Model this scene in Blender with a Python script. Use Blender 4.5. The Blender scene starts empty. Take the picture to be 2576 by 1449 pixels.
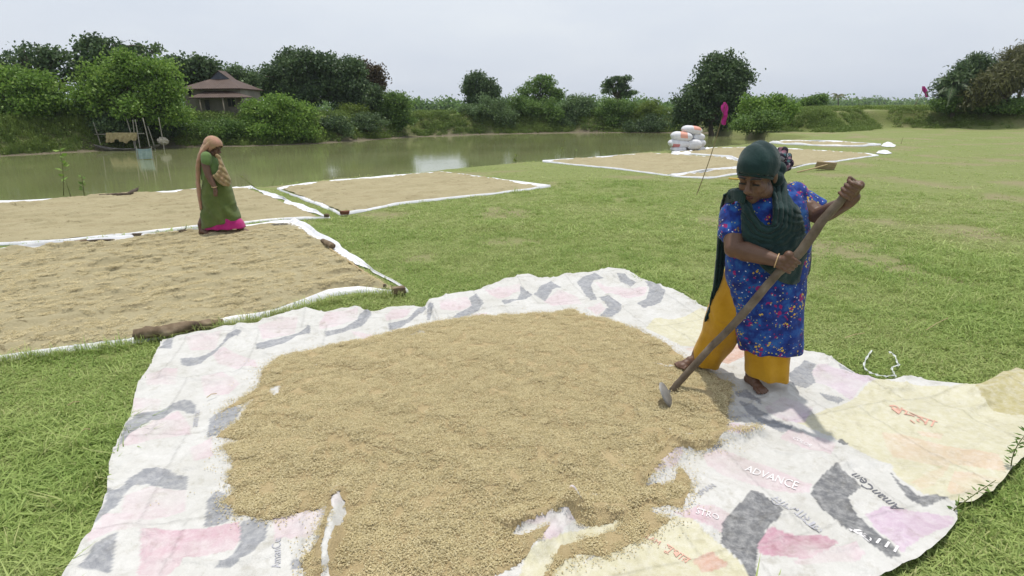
import bpy, math, random
import numpy as np
from mathutils import Vector, Matrix, Euler

SC = bpy.context.scene
COL = SC.collection
rng = np.random.default_rng(11)

# ------------------------------------------------------------------ camera
CAM_H, FPX, CX, CY = 1.75, 1400.0, 1288.0, 724.5
PITCH = math.atan((724.5 - 279.5) / FPX)
ROLL = math.radians(0.6)
cp, sp = math.cos(PITCH), math.sin(PITCH)
FWD = np.array([0, cp, -sp]); R0 = np.array([1.0, 0, 0]); U0 = np.array([0, sp, cp])
RGT = math.cos(ROLL) * R0 - math.sin(ROLL) * U0
UPV = math.cos(ROLL) * U0 + math.sin(ROLL) * R0
CAMP = np.array([0, 0, CAM_H])
cam_d = bpy.data.cameras.new('camera'); cam = bpy.data.objects.new('camera', cam_d); COL.objects.link(cam)
cam_d.sensor_width = 36.0; cam_d.lens = 36.0 * FPX / 2576.0
cam_d.clip_start = 0.05; cam_d.clip_end = 8000
M = Matrix(((RGT[0], UPV[0], -FWD[0], 0), (RGT[1], UPV[1], -FWD[1], 0), (RGT[2], UPV[2], -FWD[2], CAM_H), (0, 0, 0, 1)))
cam.matrix_world = M
SC.camera = cam

def ray(u, v):
    return FWD * FPX + RGT * (u - CX) - UPV * (v - CY)
def G(u, v, z=0.0):          # a pixel's direction met with the level z
    d = ray(u, v); t = (z - CAM_H) / d[2]
    return CAMP + d * t
def AT(u, v, Y):             # a pixel's direction met with the upright plane y = Y
    d = ray(u, v); return CAMP + d * (Y / d[1])
def pxm(Y):                  # metres per pixel of the traced photograph, at distance Y
    return Y / (FPX * cp) * 1.0

# ------------------------------------------------------------------ world, sun, exposure
SUN_DIR = Vector((0.03, 0.15, 0.985)).normalized()     # towards the sun
elev = math.asin(SUN_DIR.z); azim = math.atan2(SUN_DIR.x, SUN_DIR.y)
W = bpy.data.worlds.new('World'); SC.world = W; W.use_nodes = True
nt = W.node_tree; nt.nodes.clear()
out = nt.nodes.new('ShaderNodeOutputWorld'); bg = nt.nodes.new('ShaderNodeBackground')
sky = nt.nodes.new('ShaderNodeTexSky'); sky.sky_type = 'NISHITA'; sky.sun_disc = False
sky.sun_elevation = elev; sky.sun_rotation = azim; sky.air_density = 1.6; sky.dust_density = 5.0; sky.ozone_density = 1.5
tc = nt.nodes.new('ShaderNodeTexCoord'); mp = nt.nodes.new('ShaderNodeMapping'); mp.inputs['Scale'].default_value = (1.0, 1.0, 3.2)
nz = nt.nodes.new('ShaderNodeTexNoise'); nz.inputs['Scale'].default_value = 1.6; nz.inputs['Detail'].default_value = 6; nz.inputs['Roughness'].default_value = 0.55
rp = nt.nodes.new('ShaderNodeValToRGB'); rp.color_ramp.elements[0].position = 0.35; rp.color_ramp.elements[1].position = 0.72
rp.color_ramp.elements[0].color = (6.7, 7.35, 8.5, 1); rp.color_ramp.elements[1].color = (8.2, 8.7, 9.4, 1)
mx = nt.nodes.new('ShaderNodeMix'); mx.data_type = 'RGBA'; mx.inputs[0].default_value = 0.86
nt.links.new(tc.outputs['Generated'], mp.inputs['Vector']); nt.links.new(mp.outputs[0], nz.inputs['Vector'])
nt.links.new(nz.outputs['Fac'], rp.inputs[0]); nt.links.new(sky.outputs[0], mx.inputs[6]); nt.links.new(rp.outputs[0], mx.inputs[7])
nt.links.new(mx.outputs[2], bg.inputs['Color']); bg.inputs['Strength'].default_value = 0.122
nt.links.new(bg.outputs[0], out.inputs[0])

sl = bpy.data.lights.new('sun', 'SUN'); so = bpy.data.objects.new('sun', sl); COL.objects.link(so)
sl.energy = 3.7; sl.angle = math.radians(1.2); sl.color = (1.0, 0.955, 0.88)
so.rotation_euler = (-SUN_DIR).to_track_quat('-Z', 'Y').to_euler()
so.location = (0, 0, 30)
vs = SC.view_settings; vs.view_transform = 'Standard'; vs.look = 'None'; vs.gamma = 1.0; vs.exposure = -0.2
try: vs.use_curve_mapping = False
except Exception: pass
SC.render.engine = 'CYCLES'
SC.cycles.use_denoising = True
SC.cycles.max_bounces = 6; SC.cycles.transparent_max_bounces = 6; SC.cycles.diffuse_bounces = 3; SC.cycles.glossy_bounces = 3

# ------------------------------------------------------------------ mesh helpers
def link(o, parent=None):
    COL.objects.link(o)
    if parent is not None: o.parent = parent
    return o
def tag(o, label=None, cat=None, group=None, kind=None):
    if label: o['label'] = label
    if cat: o['category'] = cat
    if group: o['group'] = group
    if kind: o['kind'] = kind
    return o
def empty(name, loc, label, cat, group=None):
    o = bpy.data.objects.new(name, None); COL.objects.link(o); o.location = tuple(loc); o.empty_display_size = 0.1
    return tag(o, label, cat, group)
def mesh(name, V, F, mat=None, smooth=False):
    V = np.asarray(V, dtype=np.float32).reshape(-1, 3)
    me = bpy.data.meshes.new(name)
    if isinstance(F, np.ndarray) and F.ndim == 2:
        n, k = F.shape
        me.vertices.add(len(V)); me.vertices.foreach_set('co', V.ravel())
        me.loops.add(n * k); me.polygons.add(n)
        me.loops.foreach_set('vertex_index', F.astype(np.int32).ravel())
        me.polygons.foreach_set('loop_start', np.arange(0, n * k, k, dtype=np.int32))
        me.update(calc_edges=True)
    else:
        me.from_pydata(V.tolist(), [], [list(f) for f in F]); me.update()
    if mat is not None: me.materials.append(mat)
    if smooth: me.polygons.foreach_set('use_smooth', np.ones(len(me.polygons), dtype=bool))
    return me
def obj(name, V, F, mat=None, parent=None, smooth=False, local=False):
    """one mesh object; with a parent the world-space points are moved into the parent's frame"""
    V = np.asarray(V, dtype=np.float64).reshape(-1, 3)
    if parent is not None and not local:
        q = parent
        while q is not None: V = V - np.array(q.location); q = q.parent
    o = bpy.data.objects.new(name, mesh(name, V, F, mat, smooth)); return link(o, parent)
def fattr(me, name, arr, domain='POINT'):
    a = me.attributes.new(name, 'FLOAT', domain); a.data.foreach_set('value', np.asarray(arr, dtype=np.float32).ravel())
def cattr(me, name, arr, domain='POINT'):
    a = me.attributes.new(name, 'FLOAT_COLOR', domain)
    c = np.ones((len(arr), 4), dtype=np.float32); c[:, :3] = arr; a.data.foreach_set('color', c.ravel())

class MB:
    """collects shapes for ONE mesh"""
    def __init__(s): s.V = []; s.F = []; s.n = 0
    def add(s, V, F):
        V = np.asarray(V, float).reshape(-1, 3); s.V.append(V); s.F += [tuple(int(i) + s.n for i in f) for f in F]; s.n += len(V); return s
    def tube(s, pts, rad, n=8, cap=True):
        V, F = tube(pts, rad, n, cap); return s.add(V, F)
    def box(s, c, size, rot=None, bev=0.0):
        V, F = box(c, size, rot, bev); return s.add(V, F)
    def ell(s, c, r, rot=None, n=12, m=8):
        V, F = ellipsoid(c, r, rot, n, m); return s.add(V, F)
    def build(s, name, mat, parent=None, smooth=False): return obj(name, np.vstack(s.V), s.F, mat, parent, smooth)

def frame(d):
    d = d / (np.linalg.norm(d) + 1e-12); a = np.array([0, 0, 1.0]) if abs(d[2]) < 0.9 else np.array([1.0, 0, 0])
    x = np.cross(a, d); x /= np.linalg.norm(x); return x, np.cross(d, x), d
def tube(pts, rad, n=8, cap=True):
    pts = [np.asarray(p, float) for p in pts]; k = len(pts)
    if np.isscalar(rad): rad = [rad] * k
    V = []; px = None
    for i in range(k):
        d = pts[min(i + 1, k - 1)] - pts[max(i - 1, 0)]
        x, y, d = frame(d)
        if px is not None:
            x = px - d * np.dot(px, d); x /= np.linalg.norm(x); y = np.cross(d, x)
        px = x
        for j in range(n):
            a = 2 * math.pi * j / n; V.append(pts[i] + rad[i] * (math.cos(a) * x + math.sin(a) * y))
    F = []
    for i in range(k - 1):
        for j in range(n):
            F.append((i * n + j, i * n + (j + 1) % n, (i + 1) * n + (j + 1) % n, (i + 1) * n + j))
    if cap:
        F.append(tuple(range(n - 1, -1, -1))); F.append(tuple((k - 1) * n + j for j in range(n)))
    return np.array(V), F
def rotm(rot):
    return np.array(Euler(rot).to_matrix()) if rot is not None and not isinstance(rot, np.ndarray) else (rot if rot is not None else np.eye(3))
def box(c, size, rot=None, bev=0.0):
    sx, sy, sz = [q / 2 for q in size]; R = rotm(rot)
    if bev <= 0:
        V = np.array([[x, y, z] for z in (-sz, sz) for y in (-sy, sy) for x in (-sx, sx)])
        F = [(0, 2, 3, 1), (4, 5, 7, 6), (0, 1, 5, 4), (2, 6, 7, 3), (0, 4, 6, 2), (1, 3, 7, 5)]
    else:
        b = bev; V = []; prof = [(-sz, b), (-sz + b, 0), (sz - b, 0), (sz, b)]
        for z, i in prof:
            x, y = sx - i, sy - i
            V += [[-x + b, -y, z], [x - b, -y, z], [x, -y + b, z], [x, y - b, z], [x - b, y, z], [-x + b, y, z], [-x, y - b, z], [-x, -y + b, z]]
        V = np.array(V); F = [tuple(range(7, -1, -1)), tuple(24 + j for j in range(8))]
        for i in range(3):
            for j in range(8): F.append((i * 8 + j, i * 8 + (j + 1) % 8, (i + 1) * 8 + (j + 1) % 8, (i + 1) * 8 + j))
    return V @ R.T + np.asarray(c, float), F
def ellipsoid(c, r, rot=None, n=12, m=8):
    R = rotm(rot); V = [[0, 0, 1]]; r = np.asarray(r if not np.isscalar(r) else (r, r, r), float)
    for i in range(1, m):
        t = math.pi * i / m
        for j in range(n):
            a = 2 * math.pi * j / n; V.append([math.sin(t) * math.cos(a), math.sin(t) * math.sin(a), math.cos(t)])
    V.append([0, 0, -1]); F = []
    for j in range(n): F.append((0, 1 + j, 1 + (j + 1) % n))
    for i in range(m - 2):
        for j in range(n): F.append((1 + i * n + j, 1 + (i + 1) * n + j, 1 + (i + 1) * n + (j + 1) % n, 1 + i * n + (j + 1) % n))
    b = 1 + (m - 1) * n
    for j in range(n): F.append((b, 1 + (m - 2) * n + (j + 1) % n, 1 + (m - 2) * n + j))
    return (np.array(V) * r) @ R.T + np.asarray(c, float), F

# ------------------------------------------------------------------ noise and polygons
def _h(ix, iy, s):
    n = (ix.astype(np.int64) * 374761393 + iy.astype(np.int64) * 668265263 + s * 1274126177) & 0x7fffffff
    n = ((n ^ (n >> 13)) * 1274126177) & 0x7fffffff
    return ((n ^ (n >> 16)) & 0xffff) / 65535.0
def vnoise(x, y, s=0):
    x = np.asarray(x, float); y = np.asarray(y, float)
    ix = np.floor(x); iy = np.floor(y); fx = x - ix; fy = y - iy
    fx = fx * fx * (3 - 2 * fx); fy = fy * fy * (3 - 2 * fy)
    a = _h(ix, iy, s); b = _h(ix + 1, iy, s); c = _h(ix, iy + 1, s); d = _h(ix + 1, iy + 1, s)
    return (a + (b - a) * fx) * (1 - fy) + (c + (d - c) * fx) * fy
def fbm(x, y, s=0, o=4):
    t = 0; a = 0.5
    for i in range(o): t = t + a * (vnoise(x * 2 ** i, y * 2 ** i, s + i * 17) - 0.5); a *= 0.5
    return t * 2
def sstep(t): t = np.clip(t, 0, 1); return t * t * (3 - 2 * t)
def inpoly(x, y, P):
    P = np.asarray(P)[:, :2]; r = np.zeros(np.shape(x), bool); n = len(P); j = n - 1
    for i in range(n):
        xi, yi = P[i]; xj, yj = P[j]
        c = ((yi > y) != (yj > y)) & (x < (xj - xi) * (y - yi) / (yj - yi + 1e-15) + xi)
        r ^= c; j = i
    return r
def pdist(x, y, P, closed=True, near=False):
    P = np.asarray(P)[:, :2]; n = len(P); best = np.full(np.shape(x), 1e18); bx = np.zeros(np.shape(x)); by = np.zeros(np.shape(x))
    for i in range(n if closed else n - 1):
        a = P[i]; b = P[(i + 1) % n]; d = b - a; L = d @ d + 1e-15
        t = np.clip(((x - a[0]) * d[0] + (y - a[1]) * d[1]) / L, 0, 1)
        qx = a[0] + t * d[0]; qy = a[1] + t * d[1]; q = (x - qx) ** 2 + (y - qy) ** 2
        m = q < best; best = np.where(m, q, best)
        if near: bx = np.where(m, qx, bx); by = np.where(m, qy, by)
    return (np.sqrt(best), bx, by) if near else np.sqrt(best)
def GP(px, z=0.0): return np.array([G(u, v, z) for u, v in px])
def dense(P, step, closed=True):
    P = np.asarray(P, float); o = []
    n = len(P)
    for i in range(n if closed else n - 1):
        a = P[i]; b = P[(i + 1) % n]; k = max(1, int(np.linalg.norm(b - a) / step))
        for j in range(k): o.append(a + (b - a) * j / k)
    if not closed: o.append(P[-1])
    return np.array(o)
def smoothpath(pts, k=6):
    """Catmull-Rom through the points"""
    P = [np.asarray(p, float) for p in pts]; P = [2 * P[0] - P[1]] + P + [2 * P[-1] - P[-2]]; o = []
    for i in range(1, len(P) - 2):
        for j in range(k):
            t = j / k; a, b, c, d = P[i - 1], P[i], P[i + 1], P[i + 2]
            o.append(0.5 * ((2 * b) + (-a + c) * t + (2 * a - 5 * b + 4 * c - d) * t * t + (-a + 3 * b - 3 * c + d) * t ** 3))
    o.append(P[-2]); return o

# ------------------------------------------------------------------ materials
def nodes(name):
    m = bpy.data.materials.new(name); m.use_nodes = True; t = m.node_tree; b = t.nodes['Principled BSDF']; return m, t, b
def coordn(t, kind='Object', scale=(1, 1, 1)):
    c = t.nodes.new('ShaderNodeTexCoord'); m = t.nodes.new('ShaderNodeMapping'); m.inputs['Scale'].default_value = scale
    t.links.new(c.outputs[kind], m.inputs['Vector']); return m.outputs[0]
def noisen(t, vec, scale, detail=4, rough=0.55, dist=0.0):
    n = t.nodes.new('ShaderNodeTexNoise'); n.inputs['Scale'].default_value = scale; n.inputs['Detail'].default_value = detail
    n.inputs['Roughness'].default_value = rough; n.inputs['Distortion'].default_value = dist
    if vec is not None: t.links.new(vec, n.inputs['Vector'])
    return n.outputs['Fac']
def rampn(t, fac, cols):
    r = t.nodes.new('ShaderNodeValToRGB'); e = r.color_ramp.elements
    while len(e) < len(cols): e.new(0.5)
    for i, (p, c) in enumerate(cols):
        e[i].position = p; e[i].color = tuple(c) + (1,) if len(c) == 3 else c
    t.links.new(fac, r.inputs[0]); return r.outputs[0]
def mixn(t, fac, a, b, mode='MIX'):
    m = t.nodes.new('ShaderNodeMix'); m.data_type = 'RGBA'; m.blend_type = mode
    for s, v in ((0, fac), (6, a), (7, b)):
        if hasattr(v, 'default_value') or hasattr(v, 'is_linked'): t.links.new(v, m.inputs[s])
        else: m.inputs[s].default_value = v if s == 0 else tuple(v) + ((1,) if len(v) == 3 else ())
    return m.outputs[2]
def mathn(t, op, a, b=0.0):
    m = t.nodes.new('ShaderNodeMath'); m.operation = op
    for s, v in ((0, a), (1, b)):
        if hasattr(v, 'is_linked'): t.links.new(v, m.inputs[s])
        else: m.inputs[s].default_value = v
    return m.outputs[0]
def bumpn(t, b, fac, strength, dist):
    n = t.nodes.new('ShaderNodeBump'); n.inputs['Strength'].default_value = strength; n.inputs['Distance'].default_value = dist
    t.links.new(fac, n.inputs['Height']); t.links.new(n.outputs[0], b.inputs['Normal'])
def attrn(t, name, out='Color'):
    a = t.nodes.new('ShaderNodeAttribute'); a.attribute_name = name; return a.outputs[out]
def setp(b, rough=0.7, spec=0.3):
    b.inputs['Roughness'].default_value = rough; b.inputs['Specular IOR Level'].default_value = spec
def nmat(name, cols, scale=8, rough=0.8, spec=0.2, bump=0.0, bdist=0.01, stretch=(1, 1, 1), detail=5, bscale=None):
    m, t, b = nodes(name); v = coordn(t, 'Object', stretch); n = noisen(t, v, scale, detail)
    t.links.new(rampn(t, n, cols), b.inputs['Base Color']); setp(b, rough, spec)
    if bump: bumpn(t, b, n if bscale is None else noisen(t, v, bscale, 4), bump, bdist)
    return m
# ------------------------------------------------------------------ terrain
WZ = -0.5          # pond level
BANK = 1.40        # level of the land beyond the bank
bank_px = [(-900, 440), (-300, 408), (0, 394), (200, 383), (425, 371), (604, 369), (700, 366), (816, 361), (1029, 346), (1204, 339), (1457, 334), (1757, 335), (1900, 343), (1985, 347)]
BL = [G(u, v, WZ)[:2] for u, v in bank_px] + [G(u, v, 0)[:2] for u, v in [(2108, 335), (2257, 325), (2576, 326), (2900, 328), (3600, 335)]]
BL = np.array(BL)
near_px = [(-900, 560), (-300, 528), (0, 510), (250, 494), (480, 481), (690, 465), (829, 449), (1049, 434), (1244, 413), (1362, 405), (1552, 389), (1682, 378), (1851, 366), (1930, 357), (1990, 350), (2040, 345)]
NL = np.array([G(u, v, 0)[:2] for u, v in near_px])
X_TIP = NL[-1, 0]
def Yb(x): return np.interp(x, BL[:, 0], BL[:, 1])
def Yn(x): return np.where(np.asarray(x) < X_TIP, np.interp(x, NL[:, 0], NL[:, 1]), 1e6)
def height(x, y):
    x = np.asarray(x, float); y = np.asarray(y, float)
    dn = pdist(x, y, NL, False); db = pdist(x, y, BL, False)
    wob = fbm(x * 0.35, y * 0.35, 3, 3)
    near = 0.012 * fbm(x * 1.3, y * 1.3, 5, 2) + 0.06 * fbm(x * 0.16, y * 0.16, 6, 2) * sstep((y - 7) / 8)
    isp = (y > Yn(x)) & (y < Yb(x)); isb = y >= Yb(x)
    pond = np.maximum(-np.minimum(0.75 * dn, 1.3), -9)
    pond = np.where(db < 3, np.maximum(pond, WZ - 0.3 * db), pond)
    pond = np.where((y > Yn(x)) & (dn < 0.75), -0.75 * dn, pond)
    base = np.where(x < X_TIP, WZ, WZ * (1 - sstep((x - X_TIP) / 5)))
    s = db + 0.9 * wob
    bank = base + 0.08 * np.clip(db, 0, 1.2) + sstep((s - 0.9) / 2.6) * (BANK - base) + 0.16 * wob * sstep(db / 2)
    return np.where(isb, bank, np.where(isp, pond, near))
def hz(x, y): return float(height(np.array([x]), np.array([y]))[0])

def axis(lo, hi, step, far_lo, far_hi):
    a = list(np.arange(lo, hi + step, step)); s = step; p = lo
    while p > far_lo: s *= 1.25; p -= s; a.insert(0, p)
    s = step; p = a[-1]
    while p < far_hi: s *= 1.25; p += s; a.append(p)
    return np.array(a)
xs = axis(-48, 60, 0.45, -4000, 4000); ys = axis(-4, 66, 0.40, -800, 5000)
gx, gy = np.meshgrid(xs, ys); gz = height(gx, gy)
nx, ny = len(xs), len(ys)
I = np.arange(nx * ny).reshape(ny, nx)
quads = np.stack([I[:-1, :-1], I[:-1, 1:], I[1:, 1:], I[1:, :-1]], -1).reshape(-1, 4)
dbg = pdist(gx, gy, BL, False); dng = pdist(gx, gy, NL, False)
isb = gy >= Yb(gx); inp = (gy > Yn(gx)) & ~isb
mud = np.where(inp, 1.0, 0.0); mud = np.where(isb & (gx < X_TIP + 3), np.clip(1.5 - dbg / 1.3, 0, 1), mud)
soil = np.where(isb, np.clip(1 - np.abs(dbg - 2.4) / 2.2, 0, 1), 0)
crop = np.where(isb, sstep((dbg - 5) / 5), 0)

m_ground, t, b = nodes('field grass')
v = coordn(t)
n1 = noisen(t, v, 0.55, 4); n2 = noisen(t, v, 9.0, 5, 0.7); n3 = noisen(t, v, 70, 3, 0.7)
c1 = rampn(t, noisen(t, v, 0.42, 5, 0.65), [(0.3, (0.22, 0.26, 0.095)), (0.5, (0.285, 0.305, 0.13)), (0.7, (0.335, 0.335, 0.175))])
c2 = rampn(t, n2, [(0.30, (0.13, 0.165, 0.055)), (0.5, (0.24, 0.28, 0.10)), (0.75, (0.32, 0.335, 0.15))])
c = mixn(t, 0.5, c1, c2)
c = mixn(t, 0.45, c, rampn(t, n3, [(0.3, (0.06, 0.085, 0.02)), (0.6, (0.17, 0.21, 0.05))]))
c = mixn(t, mathn(t, 'MULTIPLY', attrn(t, 'bare', 'Fac'), 0.75), c, rampn(t, n3, [(0.3, (0.20, 0.165, 0.095)), (0.7, (0.33, 0.29, 0.17))]))
c = mixn(t, attrn(t, 'crop', 'Fac'), c, rampn(t, n2, [(0.3, (0.10, 0.20, 0.03)), (0.7, (0.18, 0.30, 0.05))]))
cs = rampn(t, n2, [(0.35, (0.06, 0.09, 0.02)), (0.55, (0.11, 0.13, 0.035)), (0.72, (0.21, 0.17, 0.10))])
c = mixn(t, attrn(t, 'soil', 'Fac'), c, cs)
c = mixn(t, attrn(t, 'mud', 'Fac'), c, rampn(t, n2, [(0.3, (0.10, 0.085, 0.055)), (0.7, (0.20, 0.17, 0.12))]))
t.links.new(c, b.inputs['Base Color']); setp(b, 0.9, 0.15)
bumpn(t, b, mathn(t, 'ADD', n2, n3), 0.6, 0.03)
ground = obj('field_ground', np.stack([gx, gy, gz], -1).reshape(-1, 3), quads, m_ground, smooth=True)
fattr(ground.data, 'bare', np.clip((-0.17 - fbm(gx * 0.9, gy * 0.9, 400, 3)) * 5, 0, 1)); fattr(ground.data, 'mud', mud); fattr(ground.data, 'soil', soil * (1 - 0.0)); fattr(ground.data, 'crop', crop)
tag(ground, 'open green field running down to the pond and up the far bank', 'field', kind='structure')

# ------------------------------------------------------------------ pond water
m_water, t, b = nodes('murky pond water')
v = coordn(t, 'Object', (1, 2.6, 1)); nA = noisen(t, v, 3.2, 3, 0.5, 0.3); nB = noisen(t, coordn(t, 'Object', (1, 3.5, 1)), 0.25, 2)
t.links.new(rampn(t, noisen(t, coordn(t), 0.12, 2), [(0.35, (0.185, 0.205, 0.085)), (0.65, (0.24, 0.255, 0.118))]), b.inputs['Base Color'])
b.inputs['Roughness'].default_value = 0.045; b.inputs['IOR'].default_value = 1.33; b.inputs['Specular IOR Level'].default_value = 0.75
bumpn(t, b, mathn(t, 'MULTIPLY', nA, nB), 0.16, 0.02)
wx = np.linspace(-75, X_TIP + 6, 20); wy = np.linspace(7, 62, 14); wgx, wgy = np.meshgrid(wx, wy)
I = np.arange(20 * 14).reshape(14, 20); q = np.stack([I[:-1, :-1], I[:-1, 1:], I[1:, 1:], I[1:, :-1]], -1).reshape(-1, 4)
water = obj('pond_water', np.stack([wgx, wgy, np.full_like(wgx, WZ)], -1).reshape(-1, 3), q, m_water)
tag(water, 'murky green pond water between the field and the far bank', 'pond', kind='structure')

# ------------------------------------------------------------------ instancing of small pieces inside ONE object (grass, grains, ground cover)
def scatter(name, variants, pos, rot, sc, var, mat, parent=None):
    pos = np.asarray(pos, float); n = len(pos)
    V = [pos]; F = []; off = n; isp = [np.ones(n)]; va = [np.asarray(var, float)]; ro = [np.asarray(rot, float)]; ss = [np.asarray(sc, float)]
    for k, (vv, ff) in enumerate(variants):
        vv = np.asarray(vv, float); V.append(vv); F += [tuple(i + off for i in f) for f in ff]; off += len(vv)
        isp.append(np.zeros(len(vv))); va.append(np.full(len(vv), k)); ro.append(np.zeros((len(vv), 3))); ss.append(np.ones(len(vv)))
    me = mesh(name, np.vstack(V), F, mat)
    fattr(me, 'isp', np.concatenate(isp)); fattr(me, 'vid', np.concatenate(va)); fattr(me, 'isc', np.concatenate(ss))
    a = me.attributes.new('irot', 'FLOAT_VECTOR', 'POINT'); a.data.foreach_set('vector', np.vstack(ro).astype(np.float32).ravel())
    o = bpy.data.objects.new(name, me); link(o, parent)
    g = bpy.data.node_groups.new(name + ' scatter', 'GeometryNodeTree')
    g.interface.new_socket('Geometry', in_out='INPUT', socket_type='NodeSocketGeometry'); g.interface.new_socket('Geometry', in_out='OUTPUT', socket_type='NodeSocketGeometry')
    N = g.nodes; L = g.links; gi = N.new('NodeGroupInput'); go = N.new('NodeGroupOutput'); jn = N.new('GeometryNodeJoinGeometry')
    def at(nm, ty):
        q = N.new('GeometryNodeInputNamedAttribute'); q.data_type = ty; q.inputs['Name'].default_value = nm; return q.outputs['Attribute']
    def cmp(sock, val):
        q = N.new('FunctionNodeCompare'); q.data_type = 'FLOAT'; q.operation = 'EQUAL'; L.new(sock, q.inputs[0]); q.inputs[1].default_value = val; q.inputs['Epsilon'].default_value = 0.1; return q.outputs[0]
    def land(a, b):
        q = N.new('FunctionNodeBooleanMath'); q.operation = 'AND'; L.new(a, q.inputs[0]); L.new(b, q.inputs[1]); return q.outputs[0]
    for k in range(len(variants)):
        s1 = N.new('GeometryNodeSeparateGeometry'); s1.domain = 'POINT'; L.new(gi.outputs[0], s1.inputs[0]); L.new(land(cmp(at('isp', 'FLOAT'), 0), cmp(at('vid', 'FLOAT'), k)), s1.inputs[1])
        s2 = N.new('GeometryNodeSeparateGeometry'); s2.domain = 'POINT'; L.new(gi.outputs[0], s2.inputs[0]); L.new(land(cmp(at('isp', 'FLOAT'), 1), cmp(at('vid', 'FLOAT'), k)), s2.inputs[1])
        mp_ = N.new('GeometryNodeMeshToPoints'); L.new(s2.outputs[0], mp_.inputs[0])
        ins = N.new('GeometryNodeInstanceOnPoints'); e2r = N.new('FunctionNodeEulerToRotation')
        L.new(at('irot', 'FLOAT_VECTOR'), e2r.inputs[0]); L.new(mp_.outputs[0], ins.inputs['Points']); L.new(s1.outputs[0], ins.inputs['Instance'])
        L.new(e2r.outputs[0], ins.inputs['Rotation']); L.new(at('isc', 'FLOAT'), ins.inputs['Scale']); L.new(ins.outputs[0], jn.inputs[0])
    L.new(jn.outputs[0], go.inputs[0])
    md = o.modifiers.new('scatter', 'NODES'); md.node_group = g
    return o

# ------------------------------------------------------------------ printed sack tarpaulin in the foreground
tarp_px = [(120, 1560), (190, 1449), (240, 1370), (278, 1270), (280, 1190), (300, 1130), (330, 1070), (350, 980), (380, 940), (412, 868), (440, 864), (530, 846), (608, 830), (650, 826), (700, 808),
           (770, 790), (820, 798), (860, 785), (905, 786), (935, 800), (975, 786), (1020, 780), (1068, 784), (1080, 766), (1180, 746), (1250, 725), (1330, 704), (1385, 713), (1460, 700), (1530, 687), (1570, 690),
           (1600, 704), (1650, 730), (1720, 760), (1790, 793), (1900, 845), (1990, 890), (2060, 906), (2120, 934), (2150, 956), (2220, 974), (2300, 968), (2390, 988), (2445, 1001),
           (2490, 992), (2545, 966), (2600, 972), (2680, 1000), (2660, 1080), (2590, 1150), (2540, 1200), (2490, 1262), (2440, 1284), (2398, 1288), (2402, 1330), (2370, 1380), (2310, 1425), (2240, 1460), (2100, 1530), (1700, 1620), (900, 1640)]
TARP = GP(tarp_px)
def tarp_z(x, y):
    d = pdist(x, y, TARP)
    w = 0.030 + 0.016 * fbm(x * 2.3 + 3, y * 2.3, 21, 4)
    # long creases: ridged noise, stretched
    r = 1 - np.abs(fbm(x * 1.9 + y * 1.1, y * 2.6 - x * 0.8, 40, 3)) * 4; w += 0.020 * np.clip(r, 0, 1) ** 3
    r2 = 1 - np.abs(fbm(x * 4.1 - y * 2.2 + 7, y * 3.9 + x * 1.5, 55, 3)) * 4; w += 0.010 * np.clip(r2, 0, 1) ** 2
    # loose rumpled rim
    e = np.clip(1 - d / 0.28, 0, 1); w += e * (0.030 + 0.055 * np.clip(fbm(x * 3.2, y * 3.2, 77, 3) + 0.15, 0, 1))
    w += np.clip(1 - d / 0.10, 0, 1) * -0.012
    # lifted fold ridges that stand out of the grain
    for a, b_, hgt, wd in FOLDS:
        dd = pdist(x, y, np.array([a, b_]), False); w += hgt * np.exp(-(dd / wd) ** 2)
    # far right corner flips up
    cx_, cy_ = G(2600, 1010)[:2]; dc = np.hypot(x - cx_, y - cy_); w += 0.10 * np.clip(1 - dc / 0.42, 0, 1) ** 1.3
    return np.maximum(w, 0.012)
def fold(p, q, h, w): return (G(*p)[:2], G(*q)[:2], h, w)
FOLDS = [fold((852, 1262), (822, 1440), 0.06, 0.04), fold((1285, 1335), (1440, 1305), 0.05, 0.035), fold((1440, 1305), (1350, 1400), 0.05, 0.05), fold((1440, 1308), (1560, 1305), 0.045, 0.03),
         fold((1628, 1232), (1700, 1150), 0.06, 0.05), fold((1700, 1150), (1900, 1105), 0.04, 0.04), fold((560, 1100), (600, 1240), 0.012, 0.05), fold((1080, 775), (1100, 815), 0.03, 0.02), fold((610, 835), (560, 900), 0.02, 0.03)]

# --- print traced as shapes lying on the cloth
Z2 = lambda P: [(161 + x * 0.4445, 805 + y * 0.4445) for x, y in P]
Z3 = lambda P: [(805 + x * 0.3906, 657.4 + y * 0.3906) for x, y in P]
Z4 = lambda P: [(1542.9 + x * 0.40103, 905.6 + y * 0.40103) for x, y in P]
Z7 = lambda P: [(1610 + x * 0.2777, 644 + y * 0.2777) for x, y in P]
WHITE = (0.68, 0.67, 0.635); PINK = (0.70, 0.59, 0.61); PINKD = (0.60, 0.34, 0.42); GREY = (0.27, 0.28, 0.31); DARK = (0.105, 0.11, 0.125); YEL = (0.67, 0.63, 0.42); REDP = (0.66, 0.43, 0.33); LILAC = (0.64, 0.50, 0.60)
PR = []
def pr(col, zf, *polys):
    for P in polys: PR.append((col, GP(zf(P))))
pr(YEL, Z4, [(1640, 160), (2100, 230), (2700, 150), (2700, 380), (2640, 620), (2400, 900), (2300, 960), (2140, 945), (1920, 900), (1780, 780), (1730, 700), (1480, 580), (1380, 530), (1150, 430), (1200, 390), (1480, 290)],
   [(-60, 1240), (0, 1190), (380, 1035), (480, 1045), (660, 1190), (800, 1355), (900, 1500), (-500, 1500)])
pr(YEL, Z7, [(50, 680), (130, 590), (300, 600), (560, 540), (640, 600), (900, 800), (560, 860), (350, 850), (210, 760)])
pr(REDP, Z7, [(390, 880), (560, 850), (950, 850), (1000, 920), (800, 1030), (600, 960)])
pr(REDP, Z4, [(490, 1300), (600, 1240), (720, 1355), (560, 1400)])
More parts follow.
